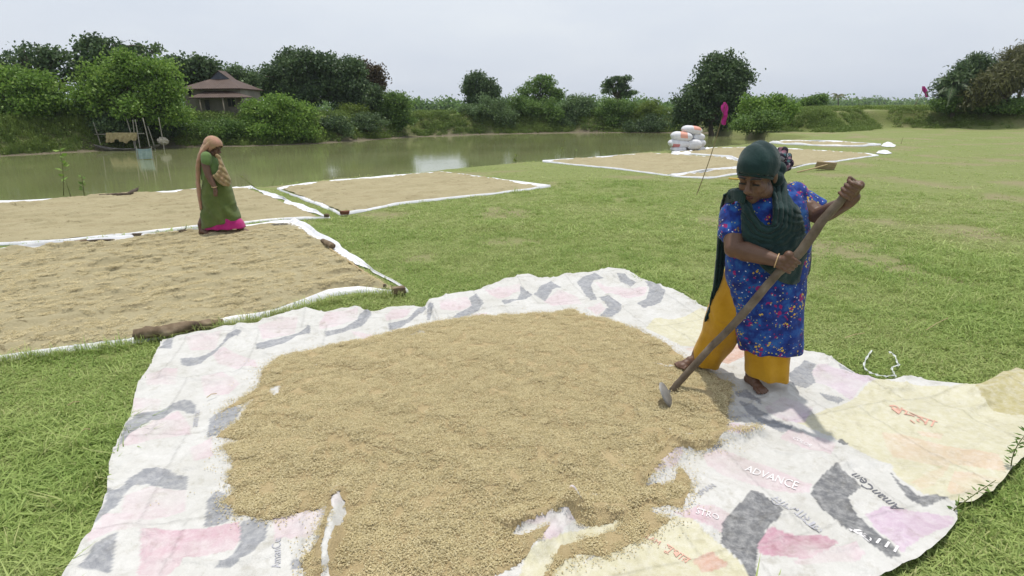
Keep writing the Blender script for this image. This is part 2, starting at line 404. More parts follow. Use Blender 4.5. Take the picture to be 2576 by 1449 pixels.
pr((0.70, 0.56, 0.40), Z4, [(1680, 480), (1800, 490), (2400, 650), (2440, 760), (2100, 690), (2000, 850), (1920, 880), (1850, 820), (2060, 700), (1750, 640), (1700, 560)], [(2120, 740), (2420, 800), (2300, 920), (2080, 900)], [(1900, 470), (2060, 490), (2050, 520), (1930, 500)])
pr(PINK, Z2, [(700, 150), (900, 100), (860, 190), (720, 200)], [(830, 200), (900, 185), (1080, 250), (1100, 290), (980, 300), (880, 270)], [(1100, 60), (1330, 0), (1310, 90), (1130, 140)], [(470, 350), (650, 300), (640, 390), (480, 410)],
   [(780, 345), (900, 320), (1000, 380), (940, 440), (800, 450)], [(400, 480), (560, 480), (540, 540), (400, 590)], [(350, 720), (540, 600), (650, 535), (720, 620), (720, 680), (500, 720), (330, 780)],
   [(360, 1060), (500, 985), (700, 1000), (690, 1120), (500, 1180), (330, 1200)], [(150, 1300), (250, 1180), (500, 1140), (500, 1230), (300, 1290), (170, 1350)], [(1190, 1140), (1500, 1070), (1560, 1000), (1600, 1080), (1500, 1200), (1400, 1270), (1200, 1300)], [(720, 760), (840, 700), (850, 800), (740, 830)])
pr((0.66, 0.46, 0.51), Z2, [(460, 1240), (800, 1220), (1000, 1180), (1010, 1280), (960, 1340), (700, 1400), (600, 1500), (430, 1500)])
pr(PINK, Z3, [(0, 420), (50, 360), (250, 340), (240, 400), (100, 440), (0, 460)], [(200, 470), (340, 500), (320, 530), (220, 500)], [(420, 380), (470, 340), (600, 335), (560, 380), (430, 410)], [(770, 290), (950, 260), (980, 310), (900, 340), (780, 340)],
   [(980, 370), (1080, 350), (1050, 390), (960, 410)], [(1060, 220), (1290, 170), (1290, 220), (1150, 260)], [(1440, 280), (1550, 210), (1640, 240), (1690, 290), (1500, 310)], [(1760, 150), (1850, 180), (2110, 200), (2090, 240), (1960, 265), (1850, 230)], [(1700, 320), (1800, 290), (1850, 330), (1780, 370)])
pr(LILAC, Z4, [(1240, 110), (1290, 60), (1640, 160), (1540, 220), (1480, 280), (1360, 200), (1270, 180)], [(950, 320), (1060, 260), (1250, 330), (1190, 430), (1080, 420), (960, 360)], [(700, 470), (740, 440), (910, 480), (860, 520), (700, 540)],
   [(1560, 1010), (1700, 960), (1900, 1010), (2120, 1040), (2090, 1110), (1900, 1200), (1790, 1270), (1640, 1110)])
pr(PINK, Z4, [(560, 640), (650, 600), (900, 670), (1240, 820), (1220, 870), (1000, 850), (700, 770), (580, 700)], [(1040, 520), (1100, 460), (1250, 520), (1390, 560), (1360, 640), (1240, 600), (1100, 560)], [(200, 820), (400, 610), (430, 650), (380, 740), (260, 800)],
   [(1120, 1340), (1280, 1280), (1500, 1230), (1560, 1290), (1500, 1355), (1130, 1355)])
pr((0.66, 0.42, 0.50), Z4, [(380, 1010), (520, 960), (640, 960), (720, 1000), (680, 1110), (560, 1080)])
pr(PINKD, Z4, [(900, 1200), (960, 1110), (1100, 1140), (1320, 1150), (1400, 1220), (1330, 1280), (1200, 1330), (1000, 1290), (910, 1270)])
pr((0.68, 0.52, 0.57), lambda P: P, [(1268, 1342), (1363, 1300), (1440, 1298), (1452, 1325), (1430, 1350), (1395, 1385), (1350, 1395), (1380, 1340)])
pr(YEL, lambda P: P, [(1395, 1380), (1480, 1340), (1560, 1310), (1600, 1330), (1500, 1400), (1420, 1470), (1300, 1500), (1320, 1420)])
pr(GREY, Z2, [(590, 135), (628, 135), (615, 200), (545, 200), (570, 165)], [(665, 245), (790, 232), (870, 185), (940, 110), (1010, 98), (985, 125), (930, 140), (860, 210), (780, 270), (700, 285), (668, 280)],
   [(1090, 160), (1200, 130), (1330, 90), (1395, 50), (1398, 95), (1320, 110), (1210, 165), (1130, 190), (1090, 188)], [(360, 635), (430, 570), (560, 540), (660, 480), (715, 475), (750, 500), (745, 550), (700, 545), (690, 535), (640, 530), (560, 590), (440, 650), (380, 710), (300, 800), (340, 690)],
   [(480, 895), (580, 890), (705, 915), (700, 995), (600, 990), (480, 980), (400, 1005), (340, 1080), (320, 1130), (240, 1190), (150, 1260), (255, 1100), (260, 1020), (320, 1040), (350, 1010), (385, 950)],
   [(830, 590), (880, 550), (960, 510), (1020, 515), (990, 580), (930, 640), (880, 690), (815, 700)], [(805, 1210), (820, 1060), (870, 1000), (920, 1020), (970, 1070), (960, 1140), (940, 1180), (860, 1205)], [(230, 1340), (320, 1290), (300, 1400), (270, 1500), (110, 1500), (190, 1370)],
   [(850, 1449), (960, 1370), (1000, 1300), (1010, 1180), (1080, 1160), (1165, 1170), (1150, 1260), (1080, 1360), (960, 1440)], [(1300, 1400), (1360, 1400), (1380, 1449), (1290, 1449)])
pr(GREY, Z3, [(30, 485), (140, 460), (240, 410), (260, 370), (330, 350), (335, 395), (270, 440), (170, 475), (40, 505)], [(440, 430), (560, 400), (620, 350), (670, 320), (690, 345), (600, 400), (520, 450), (450, 480)], [(695, 320), (730, 300), (735, 340), (710, 400), (690, 400)],
   [(960, 265), (1010, 240), (1055, 290), (1020, 340), (930, 390), (850, 385), (900, 350), (980, 310)], [(1170, 280), (1270, 265), (1290, 230), (1285, 180), (1320, 200), (1370, 240), (1330, 270), (1190, 300)], [(1375, 240), (1420, 185), (1490, 165), (1555, 190), (1500, 210), (1450, 280)],
   [(1655, 160), (1690, 130), (1770, 105), (1830, 130), (1760, 140), (1745, 180), (1770, 240), (1780, 270), (1740, 275), (1700, 220)], [(1910, 110), (1960, 120), (2040, 165), (2000, 185), (1930, 150)], [(1800, 260), (1850, 250), (1940, 300), (1940, 330), (1880, 385), (1800, 375), (1860, 320)],
   [(2090, 160), (2150, 170), (2220, 235), (2190, 290), (2080, 320), (2040, 290), (2100, 260), (2120, 210)])
pr(GREY, Z4, [(1090, 130), (1190, 40), (1270, 60), (1240, 110), (1265, 180), (1200, 210), (1120, 190)], [(1405, 60), (1500, 120), (1420, 95)], [(760, 230), (830, 215), (910, 270), (930, 310), (840, 270), (770, 260)], [(780, 285), (860, 310), (960, 370), (1050, 430), (1125, 450), (1060, 490), (960, 440), (850, 380)],
   [(1280, 230), (1450, 280), (1400, 305), (1330, 280)], [(510, 585), (660, 575), (680, 590), (600, 630), (560, 600)])
pr(DARK, Z4, [(1230, 870), (1290, 770), (1390, 690), (1460, 750), (1550, 830), (1460, 900), (1520, 1020), (1640, 1130), (1795, 1290), (1720, 1315), (1560, 1200), (1400, 1080), (1280, 960)], [(1720, 725), (1790, 820), (1900, 910), (2100, 925), (2030, 950), (1930, 980), (1850, 930), (1780, 850)],
   [(680, 1050), (780, 950), (860, 870), (920, 870), (1060, 970), (1040, 1030), (950, 1120), (900, 1200), (890, 1355), (880, 1480), (860, 1480), (810, 1355), (670, 1190)], [(1390, 545), (1420, 530), (1465, 560), (1450, 575)])

pr((0.50, 0.44, 0.20), lambda P: P, [(2443, 1003), (2480, 985), (2545, 960), (2600, 960), (2700, 990), (2680, 1070), (2600, 1066), (2540, 1060), (2500, 1050), (2465, 1030)])
def clipped_grid(poly, step, holes=()):
    """square cells inside the outline, the rim vertices drawn onto the outline"""
    x0, y0 = poly[:, 0].min() - step, poly[:, 1].min() - step; x1, y1 = poly[:, 0].max() + step, poly[:, 1].max() + step
    xs = np.arange(x0, x1, step); ys = np.arange(y0, y1, step); gx, gy = np.meshgrid(xs, ys); cxx = gx[:-1, :-1] + step / 2; cyy = gy[:-1, :-1] + step / 2
    keep = inpoly(cxx, cyy, poly)
    for h_ in holes: keep &= ~inpoly(cxx, cyy, h_)
    I = np.arange(gx.size).reshape(gx.shape)
    q = np.stack([I[:-1, :-1], I[:-1, 1:], I[1:, 1:], I[1:, :-1]], -1)[keep]
    cnt = np.bincount(q.ravel(), minlength=gx.size); used = np.where(cnt > 0)[0]; remap = -np.ones(gx.size, int); remap[used] = np.arange(len(used))
    x = gx.ravel()[used]; y = gy.ravel()[used]; rim = cnt[used] < 4
    d, bx, by = pdist(x[rim], y[rim], poly, near=True)
    for h_ in holes:
        d2, b2, c2 = pdist(x[rim], y[rim], h_, near=True); k_ = d2 < d; d = np.where(k_, d2, d); bx = np.where(k_, b2, bx); by = np.where(k_, c2, by)
    ok = d < step * 1.3
    xr, yr = x[rim], y[rim]; xr[ok] = bx[ok]; yr[ok] = by[ok]; x[rim] = xr; y[rim] = yr
    return x, y, remap[q], rim
tx, ty, tq, trim = clipped_grid(TARP, 0.0095)
wig = 0.004
wx_ = tx + wig * fbm(tx * 9, ty * 9, 91, 2); wy_ = ty + wig * fbm(tx * 9, ty * 9, 95, 2)
tcol = np.tile(np.array(WHITE), (len(tx), 1))
for col, P in PR:
    mn = P.min(0); mxp = P.max(0); s = np.where((wx_ > mn[0]) & (wx_ < mxp[0]) & (wy_ > mn[1]) & (wy_ < mxp[1]))[0]
    if len(s):
        k = s[inpoly(wx_[s], wy_[s], P)]; f_ = (np.clip(0.22 + 1.0 * fbm(wx_[k] * 5 + len(k) % 7, wy_[k] * 5, 600, 4), 0.0, 0.9) if min(col) > 0.30 and col != YEL else 0.12 * np.ones(len(k)))[:, None]; tcol[k] = np.array(col) * (1 - f_) + tcol[k] * f_
# stitched seams between the sacks
a0 = G(600, 1449)[:2]; e0 = G(1500, 1449)[:2] - a0; e0 /= np.linalg.norm(e0); sa_ = tx * math.cos(0.25) + ty * math.sin(0.25) + 0.02 * fbm(tx * 2, ty * 2, 610, 2); sb_ = -tx * math.sin(0.25) + ty * math.cos(0.25) + 0.02 * fbm(tx * 2, ty * 2, 611, 2)
row = np.floor(sb_ / 0.78); d1_ = np.abs((sb_ / 0.78) % 1 - 0.5) * 0.78; d2_ = np.abs((sa_ / 0.52 + 0.37 * row) % 1 - 0.5) * 0.52
SEAM = np.maximum(np.exp(-((0.39 - d1_) / 0.006) ** 2), np.exp(-((0.26 - d2_) / 0.006) ** 2)); tcol = tcol * (1 - 0.22 * SEAM)[:, None]
tcol *= 0.79
tz = tarp_z(tx, ty) + 0.004 * SEAM
m_tarp, t, b = nodes('printed woven sacking')
v = coordn(t); a = attrn(t, 'print'); wear = noisen(t, v, 26, 6, 0.7); blot = noisen(t, v, 3.5, 4)
c = mixn(t, mathn(t, 'MULTIPLY', rampn(t, wear, [(0.42, (0, 0, 0)), (0.70, (1, 1, 1))]), 0.34), a, (0.72, 0.71, 0.69))
c = mixn(t, 0.55, c, rampn(t, blot, [(0.3, (0.78, 0.77, 0.72)), (0.6, (1, 1, 1))]), 'MULTIPLY')
c = mixn(t, 0.6, c, rampn(t, noisen(t, v, 11, 5, 0.7), [(0.28, (0.62, 0.59, 0.51)), (0.46, (1, 1, 1))]), 'MULTIPLY')
t.links.new(c, b.inputs['Base Color']); setp(b, 0.5, 0.35)
bumpn(t, b, mathn(t, 'ADD', noisen(t, v, 14, 5, 0.65), mathn(t, 'MULTIPLY', noisen(t, v, 160, 2), 0.2)), 0.5, 0.022)
tarp = obj('tarpaulin', np.stack([tx, ty, tz], -1), tq, m_tarp, smooth=True)
cattr(tarp.data, 'print', tcol)
tag(tarp, 'tarpaulin stitched from faded printed cement sacks, spread under the near grain heap', 'tarpaulin')
# --- lettering on the sacks: flat print lying on the cloth
fonts = {}
def lettering(text, p0, p1, hpx, mat, up=1):
    """text from pixel p0 to pixel p1 on the cloth"""
    cu = bpy.data.curves.new('txt', 'FONT'); cu.body = text; cu.resolution_u = 2; to = bpy.data.objects.new('txt', cu); COL.objects.link(to)
    dg = bpy.context.evaluated_depsgraph_get(); me = bpy.data.meshes.new_from_object(to.evaluated_get(dg)); bpy.data.objects.remove(to)
    n = len(me.vertices)
    if n == 0: return
    co = np.zeros(n * 3); me.vertices.foreach_get('co', co); co = co.reshape(-1, 3)
    F = [tuple(p.vertices) for p in me.polygons]; bpy.data.meshes.remove(me)
    a = G(*p0)[:2]; b_ = G(*p1)[:2]; mid = ((p0[0] + p1[0]) / 2, (p0[1] + p1[1]) / 2)
    d = b_ - a; L = np.linalg.norm(d); d /= L; nrm = np.array([-d[1], d[0]]) * up
    w = co[:, 0].max() - co[:, 0].min(); h = co[:, 1].max() - co[:, 1].min(); hh = hpx * pxm(a[1] + 0.6)
    X = (co[:, 0] - co[:, 0].min()) / w * L; Y = (co[:, 1] - co[:, 1].min()) / h * hh
    P = a + np.outer(X, d) + np.outer(Y, nrm); z = tarp_z(P[:, 0], P[:, 1]) + 0.004
    obj('lettering', np.column_stack([P, z]), F, mat, tarp)
def flat(name, c, rough=0.6):
    return nmat(name, [(0.35, tuple(q * 0.85 for q in c)), (0.65, tuple(min(1, q * 1.15) for q in c))], 30, rough, 0.2)
m_ink = flat('faded black ink', (0.14, 0.14, 0.16)); m_wht = flat('white ink', (0.74, 0.72, 0.72)); m_redink = flat('faded red ink', (0.62, 0.36, 0.28)); m_greyink = flat('grey ink', (0.42, 0.42, 0.45))
lettering('AmanCem', (2270, 1302), (2152, 1205), 26, m_ink)
lettering('ADVANCE', (1870, 1196), (2000, 1246), 26, m_wht)
lettering('আমানসিম', (2075, 1352), (1952, 1262), 32, m_greyink)
lettering('আ', (2200, 1386), (2150, 1350), 30, m_wht)
lettering('|||', (2255, 1405), (2205, 1380), 24, m_wht)
lettering('STRO', (1748, 1308), (1805, 1326), 18, m_wht)
lettering('aMAN', (1760, 1268), (1800, 1248), 14, m_greyink)
lettering('পদ্মা', (2222, 1052), (2345, 1092), 44, m_redink)
lettering('COLOR', (1990, 1118), (2035, 1140), 12, m_wht)
lettering('সুপার', (1660, 1400), (1720, 1440), 30, m_redink)
lettering('ISLAM', (1610, 1365), (1655, 1388), 14, m_redink)
lettering('PANAM', (1880, 1055), (1830, 1060), 14, m_greyink)
lettering('AmanCem', (710, 1449), (712, 1370), 20, m_greyink)
lettering('aman cem', (500, 1085), (506, 1040), 10, m_greyink)

# ------------------------------------------------------------------ near grain heap
m_grain, t, b = nodes('paddy grain')
v = coordn(t); n1 = noisen(t, v, 2.2, 3); n2 = noisen(t, v, 130, 4, 0.7)
oi = t.nodes.new('ShaderNodeObjectInfo')
c = mixn(t, 0.5, rampn(t, n1, [(0.3, (0.40, 0.31, 0.165)), (0.7, (0.50, 0.40, 0.23))]), rampn(t, n2, [(0.3, (0.26, 0.19, 0.09)), (0.55, (0.47, 0.37, 0.20)), (0.8, (0.58, 0.48, 0.28))]))
t.links.new(c, b.inputs['Base Color']); setp(b, 0.75, 0.2); bumpn(t, b, n2, 0.9, 0.012)
pile_px = [(662, 930), (700, 902), (770, 885), (860, 866), (960, 845), (1030, 828), (1090, 812), (1200, 798), (1290, 795), (1380, 792), (1440, 778), (1470, 795), (1530, 805), (1600, 830), (1650, 855), (1700, 890), (1740, 915), (1800, 945),
           (1842, 968), (1835, 1010), (1828, 1042), (1828, 1085), (1826, 1108), (1790, 1136), (1700, 1152), (1660, 1192), (1626, 1236), (1690, 1228), (1712, 1186), (1738, 1215), (1728, 1262), (1720, 1284), (1640, 1280), (1632, 1292), (1690, 1315),
           (1606, 1364), (1516, 1403), (1461, 1391), (1430, 1410), (1391, 1438), (1380, 1500), (1250, 1560), (1000, 1570), (790, 1520), (757, 1418), (801, 1378), (815, 1330), (825, 1282), (760, 1288), (680, 1310), (600, 1300), (560, 1262), (600, 1240), (572, 1222), (590, 1170), (560, 1130), (612, 1110), (545, 1105), (600, 1060), (640, 1000), (555, 1040), (600, 1005), (652, 975)]
holes_px = [[(1274, 1338), (1315, 1318), (1363, 1303), (1430, 1301), (1446, 1311), (1508, 1313), (1574, 1297), (1547, 1325), (1469, 1345), (1407, 1375), (1393, 1400), (1365, 1442), (1330, 1500), (1200, 1500), (1242, 1449), (1313, 1403), (1360, 1367), (1383, 1334), (1371, 1326), (1313, 1334)],
            [(854, 1249), (872, 1285), (863, 1316), (841, 1352), (826, 1400), (832, 1470), (810, 1470), (811, 1400), (822, 1350), (838, 1300), (834, 1270)], [(676, 968), (706, 962), (700, 985), (690, 992), (678, 985)], [(745, 960), (760, 970), (750, 974)], [(1645, 1108), (1660, 1112), (1652, 1120)], [(830, 1238), (850, 1228), (880, 1226), (852, 1234), (836, 1246)]]
HOLES = [GP(h_, 0.05) for h_ in holes_px]
PILE = GP(pile_px, 0.03)
px_, py_, pq, prim = clipped_grid(PILE, 0.013, HOLES)
dj = 0.0045
pd = pdist(px_, py_, PILE)
for h_ in HOLES: pd = np.minimum(pd, pdist(px_, py_, h_))
mounds = 0.5 + 0.9 * fbm(px_ * 1.1, py_ * 1.1, 210, 3)
rake = np.sin((px_ * 0.55 + py_ * 1.0 + 0.25 * fbm(px_ * 0.9, py_ * 0.9, 222, 2)) * 2 * math.pi / 0.42)
ph = 0.004 + 0.013 * sstep(pd / 0.12) + sstep(pd / 0.5) * (0.020 + 0.032 * np.clip(mounds, 0, 1.3) + 0.012 * rake * np.clip(0.5 + 1.5 * fbm(px_ * 0.8, py_ * 0.8, 240, 2), 0, 1)) + 0.006 * fbm(px_ * 7, py_ * 7, 230, 3) * sstep(pd / 0.15)
# grain drawn up by the hoe
hx, hy = G(1760, 1020)[:2]; dd = np.hypot((px_ - hx) / 1.3, py_ - hy); ph += 0.055 * np.exp(-(dd / 0.13) ** 2)
hx, hy = G(1672, 1012)[:2]; dd = np.hypot(px_ - hx, py_ - hy); ph -= 0.035 * np.exp(-(dd / 0.07) ** 2)
ph *= np.where(prim, 0.0, 1.0); ph = np.maximum(ph, 0.0)
jx = px_ + np.where(prim, dj * rng.normal(size=len(px_)), 0); jy = py_ + np.where(prim, dj * rng.normal(size=len(px_)), 0)
pz = tarp_z(px_, py_) * (1 - 0.6 * sstep(pd / 0.2)) + ph + np.where(prim, 0.001, 0.006)
pile_o = empty('grain_heap', G(1200, 1150), 'broad heap of golden paddy grain being raked on the printed sack tarpaulin', 'grain heap')
surf = obj('heap_surface', np.stack([jx, jy, pz], -1), pq, m_grain, pile_o, True)
# individual grains
m_husk, t, b = nodes('paddy husk')
oi = t.nodes.new('ShaderNodeObjectInfo')
ge = t.nodes.new('ShaderNodeNewGeometry')
c = rampn(t, ge.outputs['Random Per Island'], [(0.0, (0.35, 0.285, 0.145)), (0.35, (0.55, 0.46, 0.25)), (0.75, (0.66, 0.57, 0.34)), (1.0, (0.75, 0.67, 0.44))])
c = mixn(t, 0.25, c, rampn(t, oi.outputs['Random'], [(0, (0.40, 0.325, 0.165)), (1, (0.63, 0.545, 0.32))]))
t.links.new(c, b.inputs['Base Color']); setp(b, 0.6, 0.3)
def grain_clump(n, rad, r):
    V = []; F = []
    for i in range(n):
        a = r.uniform(0, 2 * math.pi); q = rad * math.sqrt(r.uniform()); c = np.array([q * math.cos(a), q * math.sin(a), r.uniform(0.0, 0.006)])
        yaw = r.uniform(0, 2 * math.pi); tl = r.normal(0, 0.35); L = 0.0058 * r.uniform(0.8, 1.15); wd = 0.0021
        d = np.array([math.cos(yaw) * math.cos(tl), math.sin(yaw) * math.cos(tl), math.sin(tl)]); s = np.array([-math.sin(yaw), math.cos(yaw), 0]); up = np.cross(d, s)
        k = len(V); V += [c - d * L, c + s * wd, c + up * wd, c - s * wd, c + d * L]
        F += [(k, k + 1, k + 2), (k, k + 2, k + 3), (k + 4, k + 2, k + 1), (k + 4, k + 3, k + 2)]
    return np.array(V), F
rg = np.random.default_rng(5)
clumps = [grain_clump(95, 0.042, rg) for _ in range(4)] + [grain_clump(4, 0.03, rg)]
cell = np.asarray(pq); cxy = np.stack([jx, jy, pz], -1)[cell].mean(1); dcell = pdist(cxy[:, 0], cxy[:, 1], PILE)
for h_ in HOLES: dcell = np.minimum(dcell, pdist(cxy[:, 0], cxy[:, 1], h_))
sel = rng.uniform(size=len(cxy)) < np.where(dcell > 0.03, 0.12, 0.16); A = cxy[sel]; A = A + np.stack([rng.normal(0, 0.006, len(A)), rng.normal(0, 0.006, len(A)), np.full(len(A), 0.001)], -1)
# loose grains along the rim
rimp = np.vstack([dense(PILE[:, :2], 0.010)] + [dense(h_[:, :2], 0.010) for h_ in HOLES]); k = rng.integers(0, len(rimp), 4200); B = rimp[k] + rng.normal(0, 1, (4200, 2)) * rng.choice([0.012, 0.025, 0.06], 4200, p=[0.5, 0.35, 0.15])[:, None]; B = B[inpoly(B[:, 0], B[:, 1], TARP)]
far = rng.uniform(0, 1, (60, 2)); lo = TARP.min(0)[:2]; hi = TARP.max(0)[:2]; C_ = lo + (hi - lo) * far; C_ = C_[inpoly(C_[:, 0], C_[:, 1], TARP)]
tr_ = dense(GP([(1826, 1112), (1870, 1112), (1905, 1102)])[:, :2], 0.004, False); tr_ = np.repeat(tr_, 3, 0) + rng.normal(0, 0.010, (3 * len(tr_), 2)); B = np.vstack([B, C_, tr_]); inP = inpoly(B[:, 0], B[:, 1], PILE); B = B[~inP]; Bz = tarp_z(B[:, 0], B[:, 1]) + 0.003
pos = np.vstack([A, np.column_stack([B, Bz])]); var = np.concatenate([rng.integers(0, 4, len(A)), np.full(len(B), 4)])
rot = np.column_stack([rng.normal(0, 0.08, len(pos)), rng.normal(0, 0.08, len(pos)), rng.uniform(0, 6.28, len(pos))])
psc = np.concatenate([np.where(dcell[sel] > 0.03, 1.0, 0.55), np.ones(len(B))])
gr = scatter('loose_grain', clumps, pos - np.array(pile_o.location), rot, psc, var, m_husk, pile_o); gr['kind'] = 'stuff'
# ------------------------------------------------------------------ drying sheets with raked grain
m_sheet, t, b = nodes('white plastic sheet')
v = coordn(t); n = noisen(t, v, 5, 5, 0.6)
t.links.new(rampn(t, n, [(0.3, (0.62, 0.63, 0.66)), (0.6, (0.76, 0.76, 0.78))]), b.inputs['Base Color']); setp(b, 0.42, 0.4); bumpn(t, b, noisen(t, v, 11, 4), 0.3, 0.02)
FDIR = math.atan2(*(G(0, 640) - G(740, 562))[[1, 0]])
m_bed, t, b = nodes('raked paddy')
v = coordn(t); n1 = noisen(t, v, 1.5, 3); n2 = noisen(t, v, 60, 5, 0.75); vr = coordn(t, 'Object', (1, 1, 1)); vr.node.inputs['Rotation'].default_value = (0, 0, -FDIR); vr.node.inputs['Scale'].default_value = (1.0, 3.4, 1); n4 = noisen(t, vr, 7, 6, 0.72, 0.4)
c = mixn(t, 0.5, rampn(t, n1, [(0.3, (0.325, 0.28, 0.165)), (0.7, (0.395, 0.345, 0.215))]), rampn(t, n2, [(0.3, (0.215, 0.18, 0.10)), (0.55, (0.375, 0.33, 0.20)), (0.8, (0.48, 0.43, 0.275))]))
c = mixn(t, 0.75, c, rampn(t, n4, [(0.33, (0.30, 0.26, 0.18)), (0.41, (1, 1, 1))]), 'MULTIPLY')  # short dark streaks: shade of the rake furrows painted into the colour
c = mixn(t, mathn(t, 'MULTIPLY', attrn(t, 'damp_shade', 'Fac'), 0.22), c, (0.23, 0.175, 0.095))  # darker colour for painted furrow shade as well as turned-up damp grain
t.links.new(c, b.inputs['Base Color']); setp(b, 0.85, 0.15); bumpn(t, b, mathn(t, 'ADD', n2, n4), 0.6, 0.02)

def inset_poly(P, w):
    n = len(P); o = []
    area = 0.5 * np.sum(P[:, 0] * np.roll(P[:, 1], -1) - np.roll(P[:, 0], -1) * P[:, 1]); s = 1 if area > 0 else -1
    for i in range(n):
        a, b_, c_ = P[i - 1], P[i], P[(i + 1) % n]; d1 = (b_ - a) / (np.linalg.norm(b_ - a) + 1e-9); d2 = (c_ - b_) / (np.linalg.norm(c_ - b_) + 1e-9)
        n1 = np.array([-d1[1], d1[0]]) * s; n2 = np.array([-d2[1], d2[0]]) * s; m = n1 + n2; L = np.linalg.norm(m); m = m / (L + 1e-9)
        o.append(b_ + m * w / max(0.5, m @ n1))
    return np.array(o)
SHEETS = []
def sheet(label, px, rim, step, lip, seed, furrow, group='sheets of paddy drying on the field'):
    P = GP(px)[:, :2]; P = dense(P, max(0.06, step * 2)); n = len(P); i_ = np.arange(n)
    area = 0.5 * np.sum(P[:, 0] * np.roll(P[:, 1], -1) - np.roll(P[:, 0], -1) * P[:, 1])
    nr = np.roll(P, -1, 0) - np.roll(P, 1, 0); nr = np.column_stack([nr[:, 1], -nr[:, 0]]); nr /= np.linalg.norm(nr, axis=1)[:, None] + 1e-9
    if area < 0: nr = -nr                                     # outward
    L = np.concatenate([[0], np.cumsum(np.linalg.norm(np.diff(P, axis=0), axis=1))])
    wob = fbm(L * 1.4, L * 0 + seed, seed, 3) * 0.10 * min(1, rim / 0.15); P = P + nr * wob[:, None]
    SHEETS.append(P)
    lh = lip * (0.35 + 1.5 * np.clip(0.5 + fbm(L * 1.1, L * 0 + 7.3, seed + 3, 3), 0, 1.2)); ww = rim * np.clip(0.9 + 1.9 * fbm(L * 0.7, L * 0, seed + 5, 3), 0.06, 2.0)
    sag = 0.03 * fbm(L * 2.5, L * 0 + 2.2, seed + 9, 2)
    rows = []
    for q, (o_, z_) in enumerate([(-1.5, 0.012), (-1.0, 0.022), (-0.6, 0.02), (-0.3, None), (-0.08, None), (0.0, None), (0.0, 0.0)]):
        Q = P + nr * (o_ * ww)[:, None]
        if z_ is None: z = {3: 0.022 + 0.35 * lh, 4: 0.015 + 0.92 * lh, 5: 0.012 + lh}[q]
        else: z = np.full(n, z_) + (sag * 0.15 if q < 3 else 0)
        if q == 6: Q = P + nr * (0.012 + 0.03 * np.abs(sag))[:, None]; z = z + 0.002
        rows.append(np.column_stack([Q, np.maximum(z, 0.004)]))
    V = np.vstack(rows); F = np.array([(r * n + j, r * n + (j + 1) % n, (r + 1) * n + (j + 1) % n, (r + 1) * n + j) for r in range(6) for j in range(n)])
    V[:, 2] += height(V[:, 0], V[:, 1])
    c0 = V.mean(0); c0[2] = 0
    root = empty('drying_sheet', c0, label, 'drying sheet', group)
    obj('plastic_rim', V, F, m_sheet, root, True)
    inner = inset_poly(P, rim * 0.95)
    x, y, q, r_ = clipped_grid(inner, step); d = pdist(x, y, inner)
    ang = furrow; u = x * math.cos(ang) + y * math.sin(ang); w = -x * math.sin(ang) + y * math.cos(ang)
    fur = vnoise(u * 1.1, w * 5.0 + 0.7 * fbm(u * 0.8, w * 0.8, seed + 20, 2), seed + 11); ridge = np.clip(fbm(u * 1.6, w * 6.5, seed + 30, 3) * 2.2, 0, 1)
    z = 0.012 + 0.03 * sstep(d / 0.15) + sstep(d / 0.12) * (0.042 * ridge + 0.015 * fur + 0.012 * fbm(x * 9, y * 9, seed + 40, 3))
    z = z + 0.030 * np.clip((fbm(u * 2.3, w * 9.5 + 0.6 * fbm(u, w, seed + 60, 2), seed + 61, 3) - 0.16) * 5, 0, 1) * sstep(d / 0.12)
    nj = rng.normal(0, 0.5 * min(step, 0.03), (len(x), 2)) * r_[:, None]
    z = np.where(r_, 0.024, z) + height(x, y)
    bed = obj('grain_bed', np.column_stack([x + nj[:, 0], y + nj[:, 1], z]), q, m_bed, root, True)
    fattr(bed.data, 'damp_shade', np.clip((fbm(u * 2.2, w * 8.0 + 0.6 * fbm(u, w, seed + 50, 2), seed + 51, 4) - 0.10) * 4, 0, 1) * sstep(d / 0.1))  # streak mask: painted shade of the clods, together with damp grain
    if step < 0.03:      # single grains on the bed closest to the heap
        cc = np.column_stack([x, y, z])[~r_]; cc = cc[(cc[:, 1] < 8.5) & (cc[:, 0] > -6.5)]; cc = cc[rng.uniform(size=len(cc)) < 0.10]; k_ = len(cc)
        lg = scatter('loose_grain', clumps[:4], cc - np.array(root.location), np.column_stack([rng.normal(0, .1, (k_, 2)), rng.uniform(0, 6.28, k_)]), np.full(k_, 1.15), rng.integers(0, 4, k_), m_husk, root); lg['kind'] = 'stuff'
    return root
fdir = math.atan2(*(G(0, 640) - G(740, 562))[[1, 0]])
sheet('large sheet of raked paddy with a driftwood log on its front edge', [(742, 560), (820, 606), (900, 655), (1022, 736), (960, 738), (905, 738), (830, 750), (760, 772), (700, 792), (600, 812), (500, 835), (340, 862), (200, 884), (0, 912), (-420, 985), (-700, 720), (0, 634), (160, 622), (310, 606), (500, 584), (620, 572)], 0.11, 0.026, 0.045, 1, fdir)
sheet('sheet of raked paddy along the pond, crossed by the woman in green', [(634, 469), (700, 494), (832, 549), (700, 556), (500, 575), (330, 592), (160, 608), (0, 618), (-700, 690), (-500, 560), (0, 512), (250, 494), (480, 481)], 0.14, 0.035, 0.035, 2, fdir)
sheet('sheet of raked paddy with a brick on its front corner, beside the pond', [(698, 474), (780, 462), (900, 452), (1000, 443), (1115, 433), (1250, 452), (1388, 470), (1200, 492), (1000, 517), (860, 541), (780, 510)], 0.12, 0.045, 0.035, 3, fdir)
sheet('wide sheet of paddy laid out in front of the stacked sacks', [(1363, 408), (1480, 399), (1558, 393), (1640, 388), (1740, 393), (1833, 399), (1880, 410), (1868, 419), (1760, 430), (1680, 441), (1560, 427)], 0.13, 0.07, 0.035, 4, fdir)
